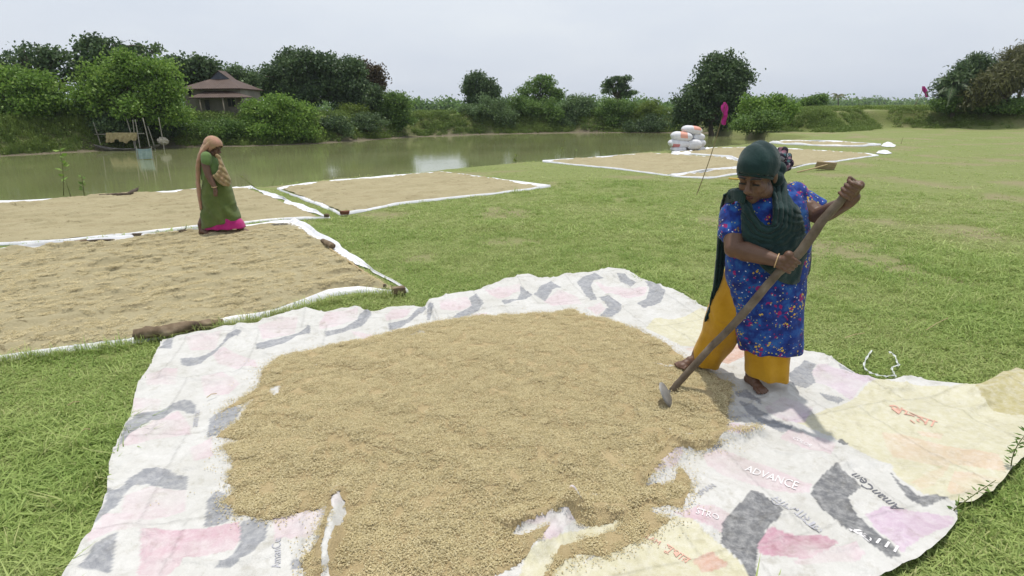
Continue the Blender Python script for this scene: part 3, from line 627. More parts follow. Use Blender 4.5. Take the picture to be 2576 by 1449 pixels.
sheet('far sheet of paddy running beside the stacked sacks', [(1690, 386), (1760, 380), (1808, 376), (1900, 375), (2000, 378), (2164, 389), (2212, 393), (2101, 408), (2040, 414), (1992, 422), (1890, 412), (1840, 396)], 0.14, 0.08, 0.035, 5, fdir)
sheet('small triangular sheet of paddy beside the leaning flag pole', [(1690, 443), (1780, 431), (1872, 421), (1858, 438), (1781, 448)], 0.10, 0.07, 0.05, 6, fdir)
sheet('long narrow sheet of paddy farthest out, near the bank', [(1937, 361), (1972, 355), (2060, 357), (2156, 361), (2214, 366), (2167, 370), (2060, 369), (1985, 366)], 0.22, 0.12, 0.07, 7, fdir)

# --- things lying on the sheets
m_bark = nmat('weathered driftwood', [(0.3, (0.07, 0.05, 0.035)), (0.5, (0.17, 0.125, 0.08)), (0.7, (0.28, 0.22, 0.15))], 9, 0.85, 0.15, 0.8, 0.02, (1, 1, 1), 6)
m_darkwood = nmat('wet dark wood', [(0.3, (0.03, 0.024, 0.018)), (0.6, (0.10, 0.075, 0.05))], 14, 0.8, 0.2, 0.6, 0.01)
m_brick = nmat('old brick', [(0.35, (0.10, 0.045, 0.03)), (0.65, (0.20, 0.09, 0.06))], 20, 0.9, 0.1, 0.6, 0.01)
m_stone = nmat('pale stone', [(0.3, (0.30, 0.27, 0.21)), (0.7, (0.46, 0.42, 0.34))], 14, 0.9, 0.1, 0.5, 0.01)
m_bamboo = nmat('dry bamboo', [(0.3, (0.33, 0.24, 0.12)), (0.7, (0.48, 0.38, 0.21))], 10, 0.6, 0.3, 0.2, 0.004)
def rough_log(pts, rads, n, r, amp):
    P = smoothpath(pts, 6); k = len(P); R = np.interp(np.linspace(0, 1, k), np.linspace(0, 1, len(rads)), rads)
    V, F = tube(P, list(R), n, True); V = V.reshape(k, n, 3); ax = np.array(P)[:, None, :]
    s = 1 + amp * (fbm(np.arange(n)[None, :] * 0.9 + np.zeros((k, 1)), np.arange(k)[:, None] * 0.35 + np.zeros((1, n)), r, 3))
    return ((V - ax) * s[..., None] + ax).reshape(-1, 3), F
def log(label, pxs, rads, n=12, amp=0.45, seed=1, mat=None, twigs=(), name='driftwood_log', cat='log', lift=0.03):
    pts = [G(u, v, r_ + lift) for (u, v), r_ in zip(pxs, np.interp(np.linspace(0, 1, len(pxs)), np.linspace(0, 1, len(rads)), rads))]
    V, F = rough_log(pts, rads, n, seed, amp); o = obj(name, V, F, mat or m_bark, smooth=True)
    if twigs:
        mb = MB()
        for tw in twigs: mb.tube([G(*q) for q in tw], [0.014, 0.009, 0.005][:len(tw)], 6)
        mb.build('broken_branch', mat or m_bark, o)
    return tag(o, label, cat)
log('thick weathered driftwood log holding down the front edge of the large sheet', [(338, 842), (400, 834), (450, 828), (510, 816), (560, 808)], [0.038, 0.048, 0.044, 0.04, 0.022], 14, 0.7, 4)
log('crooked driftwood branch on the pond edge of the sheet', [(250, 493), (290, 490), (320, 489), (336, 482), (346, 474)], [0.03, 0.035, 0.045, 0.05, 0.02], 10, 0.6, 8, m_darkwood, [[(320, 489, 0.06), (338, 482, 0.1), (350, 469, 0.14)]], lift=0.03)
log('short pale wood piece lying between the two left sheets', [(162, 611), (190, 610), (218, 606)], [0.028, 0.032, 0.03], 9, 0.3, 9, lift=0.03)
log('thin dark stick beside the pale wood between the sheets', [(220, 607), (250, 605), (288, 603)], [0.016, 0.02, 0.012], 7, 0.4, 10, m_darkwood, lift=0.03)
log('knotted driftwood lying near the feet of the woman in green', [(430, 589), (448, 586), (462, 584), (482, 580)], [0.02, 0.034, 0.045, 0.02], 10, 0.8, 12, m_darkwood, [[(455, 585, 0.06), (462, 579, 0.1), (468, 574, 0.13)]], lift=0.03)
log('stubby hollow log end on the right edge of the large sheet', [(812, 606), (826, 613), (838, 619)], [0.032, 0.04, 0.036], 10, 0.25, 14, lift=0.04)
log('bamboo stick laid along the right edge of the large sheet', [(830, 626), (880, 660), (930, 694), (966, 716)], [0.012, 0.012, 0.012, 0.011], 7, 0.1, 15, m_bamboo, name='bamboo_stick', cat='stick', lift=0.03)
def block(name, label, cat, u, v, size, rz, mat, bev=0.006, z=0.03, seed=1):
    c = G(u, v, z); V, F = box(np.zeros(3), size, (0, 0, rz), bev)
    V = V * (1 + 0.06 * rng.normal(size=V.shape)); V = V + np.array([c[0], c[1], c[2] + size[2] / 2])
    return tag(obj(name, V, F, mat), label, cat)
block('wood_block', 'squared wood block on the near right corner of the large sheet', 'wood block', 1003, 737, (0.13, 0.085, 0.06), 0.35, m_bark)
block('brick_piece', 'dark brick piece on the tip of the pond side sheet', 'brick', 822, 546, (0.09, 0.07, 0.055), 0.2, m_bark)
block('brick_piece', 'reddish brick on the front corner of the sheet beside the pond', 'brick', 868, 539, (0.15, 0.09, 0.06), 0.1, m_brick)
block('brick_piece', 'blackened brick lying between the left sheets near the driftwood', 'brick', 344, 596, (0.14, 0.09, 0.05), 0.15, m_darkwood)
block('dark_stub', 'small dark stub beside the wood block at the sheet corner', 'stub', 968, 722, (0.035, 0.035, 0.03), 0.3, m_darkwood)
V, F = ellipsoid(G(705, 566, 0.05), (0.16, 0.06, 0.03), (0, 0, 0.1), 12, 8); tag(obj('flat_stone', V * (1 + 0.004 * rng.normal(size=V.shape)), F, m_stone, smooth=True), 'flat pale stone on the corner of the large sheet', 'stone')

# ------------------------------------------------------------------ grass
m_blade, t, b = nodes('grass blade')
oi = t.nodes.new('ShaderNodeObjectInfo'); ge = t.nodes.new('ShaderNodeNewGeometry'); tcc = t.nodes.new('ShaderNodeTexCoord')
patch = noisen(t, ge.outputs['Position'], 0.55, 4, 0.6)
c = rampn(t, patch, [(0.32, (0.22, 0.36, 0.07)), (0.5, (0.355, 0.455, 0.14)), (0.66, (0.49, 0.51, 0.24))])
c = mixn(t, 0.5, c, rampn(t, ge.outputs['Random Per Island'], [(0.0, (0.16, 0.24, 0.055)), (0.45, (0.335, 0.435, 0.115)), (0.86, (0.45, 0.53, 0.18)), (0.93, (0.46, 0.42, 0.20)), (1.0, (0.52, 0.46, 0.27))]))
t.links.new(c, b.inputs['Base Color']); setp(b, 0.55, 0.25)
tr = t.nodes.new('ShaderNodeBsdfTranslucent'); ms = t.nodes.new('ShaderNodeMixShader'); ms.inputs[0].default_value = 0.35; om = t.nodes['Material Output']
t.links.new(c, tr.inputs[0]); t.links.new(b.outputs[0], ms.inputs[1]); t.links.new(tr.outputs[0], ms.inputs[2]); t.links.new(ms.outputs[0], om.inputs[0])
def blades(n, rad, hlo, hhi, w, lean, r):
    V = []; F = []
    for i in range(n):
        a = r.uniform(0, 6.283); q = rad * math.sqrt(r.uniform()); p = np.array([q * math.cos(a), q * math.sin(a), -0.004])
        yaw = r.uniform(0, 6.283); h = r.uniform(hlo, hhi); ln = abs(r.normal(0, lean)) * h; d = np.array([math.cos(yaw), math.sin(yaw), 0]); s = np.array([-d[1], d[0], 0]) * w * r.uniform(0.7, 1.3)
        m = p + d * ln * 0.45 + np.array([0, 0, h * 0.62]); tp = p + d * ln * 1.5 + np.array([0, 0, h * r.uniform(0.72, 1.0)]); k = len(V)
        V += [p - s, p + s, m + s * 0.85, m - s * 0.85, tp]; F += [(k, k + 1, k + 2, k + 3), (k + 3, k + 2, k + 4)]
    return np.array(V), F
rb = np.random.default_rng(21)
gv = [blades(30, 0.10, 0.012, 0.030, 0.0030, 1.5, rb), blades(26, 0.10, 0.015, 0.038, 0.0032, 1.4, rb), blades(28, 0.10, 0.02, 0.055, 0.003, 1.2, rb), blades(14, 0.06, 0.05, 0.13, 0.0026, 0.6, rb), blades(20, 0.22, 0.012, 0.035, 0.006, 1.5, rb)]
def field_points(n, d0, d1, expo):
    """bearing and distance drawn so that the turf is thickest close by"""
    az = rng.uniform(-0.86, 0.86, n); uu = rng.uniform(size=n); k = 1 - expo
    d = (d0 ** k + uu * (d1 ** k - d0 ** k)) ** (1 / k); return d * np.sin(az), d * np.cos(az)
x1, y1 = field_points(56000, 1.2, 15, 0.95); x2, y2 = field_points(9000, 8, 40, 1.2)
x = np.concatenate([x1, x2]); y = np.concatenate([y1, y2]); far_ = np.concatenate([np.zeros(len(x1), bool), np.ones(len(x2), bool)])
ok = (y < Yn(x) + 0.5) & (y < Yb(x) - 0.2) & (np.abs(x) < 40)
ok &= ~inpoly(x, y, inset_poly(TARP[:, :2], 0.02))
for P in SHEETS: ok &= ~inpoly(x, y, P)
bare = fbm(x * 0.9, y * 0.9, 400, 3); ok &= (bare > -0.24) | (rng.uniform(size=len(x)) < 0.22)
x, y, far_ = x[ok], y[ok], far_[ok]; n = len(x); d = np.hypot(x, y)
lush = fbm(x * 0.7 + 4, y * 0.7, 410, 3) + 0.35 * ((x < -0.9) & (y < 2.9)) + 0.2 * ((x > 1.8) & (y < 2.6))
var = np.where(lush > 0.28, 2, np.where(rng.uniform(size=n) < 0.5, 0, 1)); var = np.where((rng.uniform(size=n) < 0.02 + 0.10 * np.clip(lush - 0.1, 0, 1)) & ~far_, 3, var); var = np.where(far_, 4, var)
# longer tufts against the sheet fronts
fr = dense(GP([(-200, 955), (0, 920), (340, 872), (600, 822), (760, 782), (905, 748), (1010, 746)])[:, :2], 0.02, False); fr = fr[rng.integers(0, len(fr), 190)] + rng.normal(0, 0.03, (190, 2))
x = np.concatenate([x, fr[:, 0]]); y = np.concatenate([y, fr[:, 1]]); var = np.concatenate([var, np.full(190, 3)]); far_ = np.concatenate([far_, np.zeros(190, bool)]); lush = np.concatenate([lush, np.full(190, 0.2)]); n = len(x)
z = height(x, y)
rot = np.column_stack([rng.normal(0, 0.1, n), rng.normal(0, 0.1, n), rng.uniform(0, 6.283, n)])
sc_ = np.clip(rng.normal(0.82, 0.18, n) + 0.5 * np.clip(lush, 0, 1), 0.4, 1.6)
grass = scatter('field_grass', gv, np.column_stack([x, y, z]), rot, sc_, var, m_blade)
tag(grass, 'short grazed green grass covering the field', 'grass', kind='stuff')
# ------------------------------------------------------------------ trees and bushes
def leafmat(name, lo, mid, hi, trans=0.3):
    m, t, b = nodes(name); a = attrn(t, 'tint', 'Fac')
    c = rampn(t, a, [(0.0, lo), (0.5, mid), (1.0, hi)]); t.links.new(c, b.inputs['Base Color']); setp(b, 0.5, 0.3)
    tr = t.nodes.new('ShaderNodeBsdfTranslucent'); ms = t.nodes.new('ShaderNodeMixShader'); ms.inputs[0].default_value = trans
    t.links.new(c, tr.inputs[0]); t.links.new(b.outputs[0], ms.inputs[1]); t.links.new(tr.outputs[0], ms.inputs[2]); t.links.new(ms.outputs[0], t.nodes['Material Output'].inputs[0]); return m
ML = {
 'bright': leafmat('fresh green leaves', (0.080, 0.160, 0.026), (0.180, 0.305, 0.052), (0.300, 0.430, 0.090), 0.42),
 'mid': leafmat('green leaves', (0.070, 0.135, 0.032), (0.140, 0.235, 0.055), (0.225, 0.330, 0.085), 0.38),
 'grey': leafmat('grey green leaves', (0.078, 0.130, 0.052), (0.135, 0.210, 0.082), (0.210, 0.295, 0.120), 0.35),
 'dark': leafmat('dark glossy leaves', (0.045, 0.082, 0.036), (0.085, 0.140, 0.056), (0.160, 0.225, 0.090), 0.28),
 'red': leafmat('reddish young leaves', (0.060, 0.048, 0.024), (0.095, 0.066, 0.032), (0.13, 0.10, 0.045), 0.2),
 'olive': leafmat('dry olive leaves', (0.075, 0.085, 0.028), (0.135, 0.140, 0.055), (0.20, 0.20, 0.085), 0.3),
 'lime': leafmat('yellow green leaves', (0.10, 0.15, 0.025), (0.16, 0.225, 0.040), (0.24, 0.31, 0.07), 0.4),
}
m_trunk = nmat('tree bark', [(0.3, (0.06, 0.05, 0.04)), (0.7, (0.16, 0.135, 0.105))], 6, 0.9, 0.1, 0.6, 0.03, (1, 1, 0.3))
def Yoff(u, off, v=300):
    Y = 40.0
    for _ in range(12): Y = float(Yb(AT(u, v, Y)[0])) + off
    return Y
def leaf_quads(C, D, L, W, r):
    n = len(C); D = D / (np.linalg.norm(D, axis=1)[:, None] + 1e-9); a = r.normal(size=(n, 3)); S = np.cross(D, a); S /= np.linalg.norm(S, axis=1)[:, None] + 1e-9; N = np.cross(D, S)
    L = L[:, None]; W = W[:, None]
    V = np.stack([C - D * L * 0.5, C + S * W + N * W * 0.35, C + D * L * 0.5, C - S * W + N * W * 0.35], 1).reshape(-1, 3)
    return V, np.arange(4 * n).reshape(n, 4)
def crown_mesh(blobs, n, clus, leaf, spread, r, shell=0.45, flat=0.7, aspect=0.33, droop=0.0):
    """blobs: centre, three radii, weight; leaves gathered in clusters near each lobe's outside"""
    w = np.array([b[2] for b in blobs]); w = w / w.sum(); k = r.choice(len(blobs), clus, p=w)
    C0 = np.array([blobs[i][0] for i in k]); R0_ = np.array([blobs[i][1] for i in k]); d = r.normal(size=(clus, 3)); d[:, 2] += 0.25; d /= np.linalg.norm(d, axis=1)[:, None]
    q = (shell + (1 - shell) * r.uniform(size=clus) ** 0.6)[:, None] * (1 + 0.08 * np.clip(r.normal(size=(clus, 1)), -1.5, 1.5))
    CC = C0 + d * R0_ * q; tint = np.clip(0.5 + 0.20 * r.normal(size=clus), 0, 1); sz = spread * r.uniform(0.6, 1.4, clus)
    j = r.integers(0, clus, n); off = np.clip(r.normal(size=(n, 3)), -2.0, 2.0) * sz[j][:, None]; off[:, 2] *= flat
    P = CC[j] + off; D = r.normal(size=(n, 3)) + d[j] * 0.7; D[:, 2] -= droop
    L = leaf * r.uniform(0.6, 1.3, n); V, F = leaf_quads(P, D, L, L * aspect, r)
    return V, F, np.repeat(np.clip(tint[j] + 0.17 * r.normal(size=n), 0, 1), 4), CC
def limbs(base, top_pts, r0, r, name, mat, parent, fork=0.45, n=7):
    """trunk, then limbs that leave it and taper to the given points"""
    mb = MB(); base = np.asarray(base, float); ctr = np.mean(top_pts, 0); fk = base + (ctr - base) * fork + np.array([r.normal(0, .1), 0, 0])
    mb.tube(smoothpath([base - [0, 0, 0.3], base + (fk - base) * 0.5 + r.normal(0, 0.05 * np.linalg.norm(fk - base), 3) * [1, 1, 0], fk], 4), list(np.linspace(r0, r0 * 0.62, 9)), n)
    for p in top_pts:
        mid = fk + (p - fk) * 0.5 + np.array([0, 0, 0.12 * np.linalg.norm(p - fk)]) + r.normal(0, 0.05 * np.linalg.norm(p - fk), 3)
        mb.tube(smoothpath([fk - (fk - base) * 0.06, mid, p], 4), list(np.linspace(r0 * 0.5, r0 * 0.1, 9)), 6)
    return mb.build(name, mat, parent, True)
TREE_SEED = [100]
def plant(name, label, cat, blobs, Y, mat, n, clus, leaf, spread, r0=0.12, base=None, group=None, shell=0.45, flat=0.7, aspect=0.33, droop=0.0, limb_n=9, deep=0.8, parts=('trunk', 'crown')):
    TREE_SEED[0] += 1; r = np.random.default_rng(TREE_SEED[0]); B = []
    for bb in blobs:
        u, v, ru, rv = bb[:4]; dy = bb[4] if len(bb) > 4 else 0.0; Yq = Y + dy; c = AT(u, v, Yq); m = pxm(Yq)
        rad_ = np.array([ru * m, ru * m * deep, rv * m]); B.append((c, rad_ * 0.70, ru * rv * 0.7))
        for _ in range(9):
            d_ = r.normal(size=3); d_[2] += 0.2; d_ /= np.linalg.norm(d_); B.append((c + d_ * rad_ * r.uniform(0.5, 0.78), rad_ * r.uniform(0.20, 0.36), ru * rv * 0.16))
    if base is None: base = blobs[0][0]
    bx, by = AT(base, 300, Y)[:2]; bz = hz(bx, by); root = empty(name, (bx, by, bz), label, cat, group)
    V, F, tint, CC = crown_mesh(B, n, clus, leaf, spread, r, shell, flat, aspect, droop); zmin = height(V[:, 0], V[:, 1]) if len(V) < 400000 else bz
    low = np.where(V[:, 1] < Yb(V[:, 0]), WZ + 0.03, zmin + 0.02); kf = (V[:, 2] > low).reshape(-1, 4).all(1); V = V.reshape(-1, 4, 3)[kf].reshape(-1, 3); tint = tint.reshape(-1, 4)[kf].ravel(); F = np.arange(len(V)).reshape(-1, 4)
    cr = obj(parts[1], V, F, ML[mat], root); fattr(cr.data, 'tint', tint)
    tops = [b_[0] + (r.normal(size=3) * 0.25) * b_[1] for b_ in B[::3]] + [CC[i] for i in r.integers(0, len(CC), limb_n)]
    limbs((bx, by, bz), tops, r0, r, parts[0], m_trunk, root)
    return root
G_SH = 'shrubs along the far bank'
# left bank
plant('tall_tree', 'tall dark tree with open wind-blown crown at the left end of the far bank', 'tree', [(40, 165, 60, 32), (110, 140, 60, 28), (70, 205, 70, 40), (160, 175, 45, 45)], Yoff(90, 10), 'dark', 3800, 75, 0.26, 0.34, 0.20, 100, shell=0.5, limb_n=40)
plant('tall_tree', 'tallest dark tree rising behind the bright green tree on the left bank', 'tree', [(225, 135, 45, 34), (275, 128, 45, 28), (250, 175, 60, 40), (340, 145, 34, 25), (392, 128, 16, 10)], Yoff(250, 9), 'dark', 8000, 130, 0.26, 0.32, 0.24, 255, shell=0.4, limb_n=30)
plant('broad_tree', 'bright green leafy tree overhanging the boat', 'tree', [(330, 190, 75, 55), (265, 215, 70, 55), (395, 215, 62, 60), (325, 245, 110, 60), (240, 270, 50, 40), (410, 275, 55, 40)], Yoff(320, 3.0), 'bright', 30000, 420, 0.20, 0.33, 0.2, 330, droop=0.3)
plant('broad_tree', 'bright green bushy tree at the left edge, beside the tall dark tree', 'tree', [(30, 215, 65, 45), (105, 225, 50, 45), (60, 255, 90, 50), (-60, 230, 70, 60)], Yoff(60, 3.5), 'bright', 20000, 300, 0.20, 0.33, 0.18, 60, droop=0.3)
for i, (lab, u, v, ru, rv, off, mt) in enumerate([
    ('dark undergrowth bush at the left end of the bank', 40, 305, 70, 45, 2.2, 'mid'), ('dark bush between the two bright trees of the left bank', 165, 300, 60, 48, 2.6, 'mid'),
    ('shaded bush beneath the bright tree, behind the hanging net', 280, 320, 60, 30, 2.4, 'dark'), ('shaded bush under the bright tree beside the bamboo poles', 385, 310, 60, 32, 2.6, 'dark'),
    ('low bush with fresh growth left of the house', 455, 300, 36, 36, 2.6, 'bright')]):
    plant('shrub', lab, 'shrub', [(u, v, ru, rv), (u + ru * 0.5, v + rv * 0.3, ru * 0.6, rv * 0.6)], Yoff(u, off), mt, 7000, 130, 0.16, 0.28, 0.06, group=G_SH, parts=('stem', 'foliage'))
plant('garden_tree', 'dark large-leaved tree rising behind the left of the house roof', 'tree', [(455, 170, 32, 18), (500, 172, 38, 22), (470, 200, 40, 26), (530, 180, 22, 20)], Yoff(480, 13), 'dark', 8000, 130, 0.30, 0.38, 0.16, 480, limb_n=16)
plant('garden_tree', 'grey green tree rising behind the right of the house roof', 'tree', [(580, 195, 40, 26), (625, 205, 34, 30), (600, 230, 50, 30), (650, 225, 24, 26)], Yoff(600, 13), 'grey', 9000, 150, 0.24, 0.36, 0.16, 605, limb_n=14)
plant('creeper_bush', 'creeper covered bush on the slope below the house', 'shrub', [(540, 325, 70, 24), (480, 330, 45, 22), (600, 330, 40, 22)], Yoff(540, 2.0), 'mid', 9000, 150, 0.16, 0.26, 0.05, group=G_SH, parts=('stem', 'foliage'))
plant('overhanging_bush', 'bright green bush leaning over the water right of the house', 'shrub', [(720, 285, 65, 42), (670, 300, 55, 45), (760, 315, 55, 40), (700, 330, 80, 30, -0.4), (640, 290, 34, 40)], Yoff(715, 2.2), 'bright', 22000, 330, 0.18, 0.30, 0.10, 700, droop=0.3, parts=('stem', 'foliage'))
plant('shade_tree', 'biggest dark round-crowned tree standing right of the house', 'tree', [(760, 185, 85, 62), (715, 205, 52, 58), (820, 190, 60, 58), (770, 235, 90, 42), (700, 235, 38, 34)], Yoff(775, 12), 'dark', 36000, 520, 0.24, 0.34, 0.30, 775, shell=0.5)
plant('shade_tree', 'dark round-crowned tree beside the biggest one, on its pond side', 'tree', [(885, 205, 50, 52), (860, 235, 50, 44), (915, 240, 46, 40)], Yoff(885, 10), 'dark', 20000, 320, 0.22, 0.32, 0.24, 880, shell=0.5)
plant('shade_tree', 'dark tree tinged red with young leaves beside the round-crowned pair', 'tree', [(930, 205, 36, 44), (940, 240, 30, 34)], Yoff(930, 12), 'red', 9000, 160, 0.22, 0.30, 0.2, 930, shell=0.5)
for i, (lab, u, v, ru, rv, off, mt) in enumerate([
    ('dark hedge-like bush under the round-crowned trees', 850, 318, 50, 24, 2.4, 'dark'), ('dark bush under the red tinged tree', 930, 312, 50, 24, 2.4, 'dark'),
    ('light green young growth under the round-crowned trees', 890, 278, 40, 14, 7, 'lime')]):
    plant('shrub', lab, 'shrub', [(u, v, ru, rv), (u - ru * 0.5, v, ru * 0.6, rv * 0.8)], Yoff(u, off), mt, 6000, 110, 0.15, 0.25, 0.05, group=G_SH, parts=('stem', 'foliage'))
plant('shrub', 'upright leafy green bush at the end of the dark hedge', 'shrub', [(1000, 262, 36, 28), (1005, 295, 42, 34), (985, 285, 34, 32)], Yoff(1000, 3.0), 'mid', 11000, 180, 0.18, 0.28, 0.08, 1000, group=G_SH, parts=('stem', 'foliage'))
# middle of the far bank
plant('round_tree', 'dark round tree standing behind the grey green bush at mid pond', 'tree', [(1203, 215, 46, 38), (1190, 240, 40, 30), (1235, 235, 26, 26)], Yoff(1200, 9), 'dark', 13000, 230, 0.24, 0.30, 0.18, 1205, limb_n=14)
plant('shrub', 'wide grey green bush in front of the dark round tree', 'shrub', [(1215, 288, 52, 38), (1180, 295, 40, 34), (1265, 300, 46, 32), (1235, 265, 40, 28)], Yoff(1225, 3.0), 'grey', 18000, 300, 0.18, 0.27, 0.08, 1225, group=G_SH, parts=('stem', 'foliage'))
plant('shrub', 'mixed green bush with a lighter crown right of the grey green bush', 'shrub', [(1330, 290, 50, 36), (1310, 262, 40, 22), (1375, 285, 45, 38)], Yoff(1340, 3.2), 'mid', 13000, 220, 0.18, 0.28, 0.08, 1340, group=G_SH, parts=('stem', 'foliage'))
plant('slender_tree', 'slender tree with sparse spreading twigs above the mid pond bushes', 'tree', [(1355, 215, 44, 24), (1340, 240, 40, 26), (1390, 235, 30, 20), (1375, 198, 16, 10)], Yoff(1360, 6), 'mid', 5500, 95, 0.24, 0.28, 0.12, 1360, limb_n=26)
plant('shrub', 'tall pale green bush in the middle of the far bank', 'shrub', [(1440, 270, 40, 38), (1425, 300, 50, 34), (1480, 285, 42, 36)], Yoff(1450, 3.2), 'grey', 14000, 230, 0.18, 0.28, 0.08, 1450, group=G_SH, parts=('stem', 'foliage'))
plant('flat_topped_tree', 'small dark flat-topped tree silhouetted above the bushes', 'tree', [(1552, 205, 46, 13), (1540, 222, 40, 14), (1575, 235, 30, 10)], Yoff(1553, 10), 'dark', 5500, 100, 0.22, 0.24, 0.13, 1553, shell=0.3, flat=0.45, limb_n=30)
plant('shrub', 'dark green bush beneath the flat-topped tree', 'shrub', [(1545, 272, 44, 26), (1530, 302, 46, 30), (1580, 290, 36, 30)], Yoff(1550, 3.0), 'mid', 12000, 210, 0.18, 0.27, 0.08, 1550, group=G_SH, parts=('stem', 'foliage'))
plant('feathery_bush', 'yellow green feathery bush left of the biggest tree of the middle bank', 'shrub', [(1640, 275, 40, 24), (1625, 300, 44, 32), (1665, 305, 34, 28)], Yoff(1640, 3.4), 'lime', 11000, 190, 0.20, 0.24, 0.07, 1640, group=G_SH, aspect=0.14, parts=('stem', 'foliage'))
plant('shrub', 'dark low bush at the water left of the biggest mid bank tree', 'shrub', [(1640, 315, 44, 24), (1605, 320, 34, 20)], Yoff(1640, 1.6), 'dark', 8000, 150, 0.16, 0.25, 0.06, 1640, group=G_SH, parts=('stem', 'foliage'))
plant('bank_tree', 'large dark tree behind the stacked sacks and the pink flag', 'tree', [(1810, 180, 58, 50), (1790, 225, 72, 46), (1840, 235, 50, 50), (1750, 260, 60, 44), (1800, 285, 80, 40), (1730, 300, 44, 34), (1850, 200, 36, 44)], Yoff(1795, 4.5), 'dark', 38000, 560, 0.23, 0.32, 0.28, 1800, shell=0.5)
plant('shrub', 'fresh green bush on the bank right of the large dark tree', 'shrub', [(1930, 272, 46, 26), (1960, 282, 40, 24), (1905, 285, 40, 26), (1890, 262, 24, 20)], Yoff(1930, 3.4), 'bright', 14000, 230, 0.18, 0.27, 0.07, 1930, group=G_SH, parts=('stem', 'foliage'))
plant('shrub', 'low dark bush at the pond end below the fresh green bush', 'shrub', [(1935, 302, 50, 18), (1880, 312, 50, 20)], Yoff(1920, 1.6), 'mid', 8000, 150, 0.16, 0.24, 0.05, 1925, group=G_SH, parts=('stem', 'foliage'))
plant('shrub', 'small rounded bush on the bank top beside the green crop', 'shrub', [(2035, 262, 24, 12), (2060, 256, 14, 12)], Yoff(2040, 12), 'mid', 4000, 80, 0.22, 0.26, 0.06, 2040, group=G_SH, parts=('stem', 'foliage'))
# right end: feathery trees and palm
plant('feathery_tree', 'dark feathery tree at the right end of the bank', 'tree', [(2430, 195, 40, 44), (2455, 170, 28, 30), (2400, 225, 40, 34), (2440, 240, 50, 28)], Yoff(2430, 4), 'dark', 15000, 220, 0.36, 0.36, 0.2, 2445, aspect=0.13, flat=0.5)
plant('drooping_tree', 'drooping olive brown tree arching at the far right edge', 'tree', [(2530, 200, 60, 34), (2480, 225, 45, 34), (2590, 190, 60, 50), (2455, 250, 26, 26)], Yoff(2530, 3), 'olive', 17000, 240, 0.38, 0.34, 0.2, 2535, aspect=0.10, droop=1.2, flat=0.6)
plant('feathery_tree', 'pale wispy tree rising above the drooping tree', 'tree', [(2545, 150, 34, 28), (2585, 145, 36, 36)], Yoff(2550, 6), 'olive', 4500, 90, 0.32, 0.34, 0.16, 2560, aspect=0.10, limb_n=24)
for lab, u, v, ru, rv in [('dark creeper bush at the foot of the feathery tree', 2390, 262, 40, 16), ('green bush at the foot of the drooping tree', 2540, 268, 50, 14), ('green bush between the feathery and drooping trees', 2470, 265, 40, 13)]:
    plant('shrub', lab, 'shrub', [(u, v, ru, rv)], Yoff(u, 3.0), 'mid', 5000, 100, 0.18, 0.24, 0.05, group=G_SH, parts=('stem', 'foliage'))
# palm with strap fronds
def palm(label, u, vb, vt, Y, flen, nf, mat):
    bx, by, bz = AT(u, vb, Y); bz = hz(bx, by); top = AT(u, vt, Y); root = empty('palm_tree', (bx, by, bz), label, 'palm'); r = np.random.default_rng(int(u))
    MB().tube(smoothpath([(bx, by, bz - 0.3), ((bx + top[0]) / 2 + 0.1, by, (bz + top[2]) / 2), top], 4), list(np.linspace(0.16, 0.10, 9)), 8).build('trunk', m_trunk, root, True)
    for k in range(nf):
        a = 2 * math.pi * k / nf + r.uniform(-0.2, 0.2); el = r.uniform(0.0, 0.9); d = np.array([math.cos(a) * math.cos(el), math.sin(a) * math.cos(el), math.sin(el)]); L = flen * r.uniform(0.8, 1.15)
        P = [top + d * L * s + np.array([0, 0, -1]) * L * 0.75 * s * s for s in np.linspace(0, 1, 9)]; V = []; F = []
        for i in range(1, 9):
            t_ = P[i] - P[i - 1]; t_ /= np.linalg.norm(t_); sd = np.cross(t_, [0, 0, 1.0]); sd /= np.linalg.norm(sd) + 1e-9
            for s in (-1, 1):
                for h in range(4):
                    p = P[i - 1] + (P[i] - P[i - 1]) * h / 4; q = p + (sd * s * 0.8 + t_ * 0.5 + np.array([0, 0, -0.45])) * L * 0.26 * math.sin(math.pi * min(0.95, (i + h / 4) / 9 + 0.1)); w = t_ * 0.045
                    j = len(V); V += [p - w, p + w, q]; F.append((j, j + 1, j + 2))
        fo = obj('frond', V, F, ML[mat], root); fattr(fo.data, 'tint', r.uniform(0.2, 0.8, len(V)))
        MB().tube(P, list(np.linspace(0.03, 0.008, 9)), 5).build('midrib', m_trunk, fo if False else root)
    return root
palm('dark palm with curved fronds at the right end of the bank', 2400, 275, 210, Yoff(2400, 3.2), 2.3, 13, 'dark')
palm('small distant palm behind the bushes beyond the crop', 2066, 270, 244, 120, 2.6, 11, 'mid')
palm('small distant drooping palm standing over the green crop', 2108, 272, 240, 130, 2.4, 9, 'olive')
palm('distant low palm at the right of the drooping palm', 2160, 272, 252, 190, 3.4, 11, 'mid')

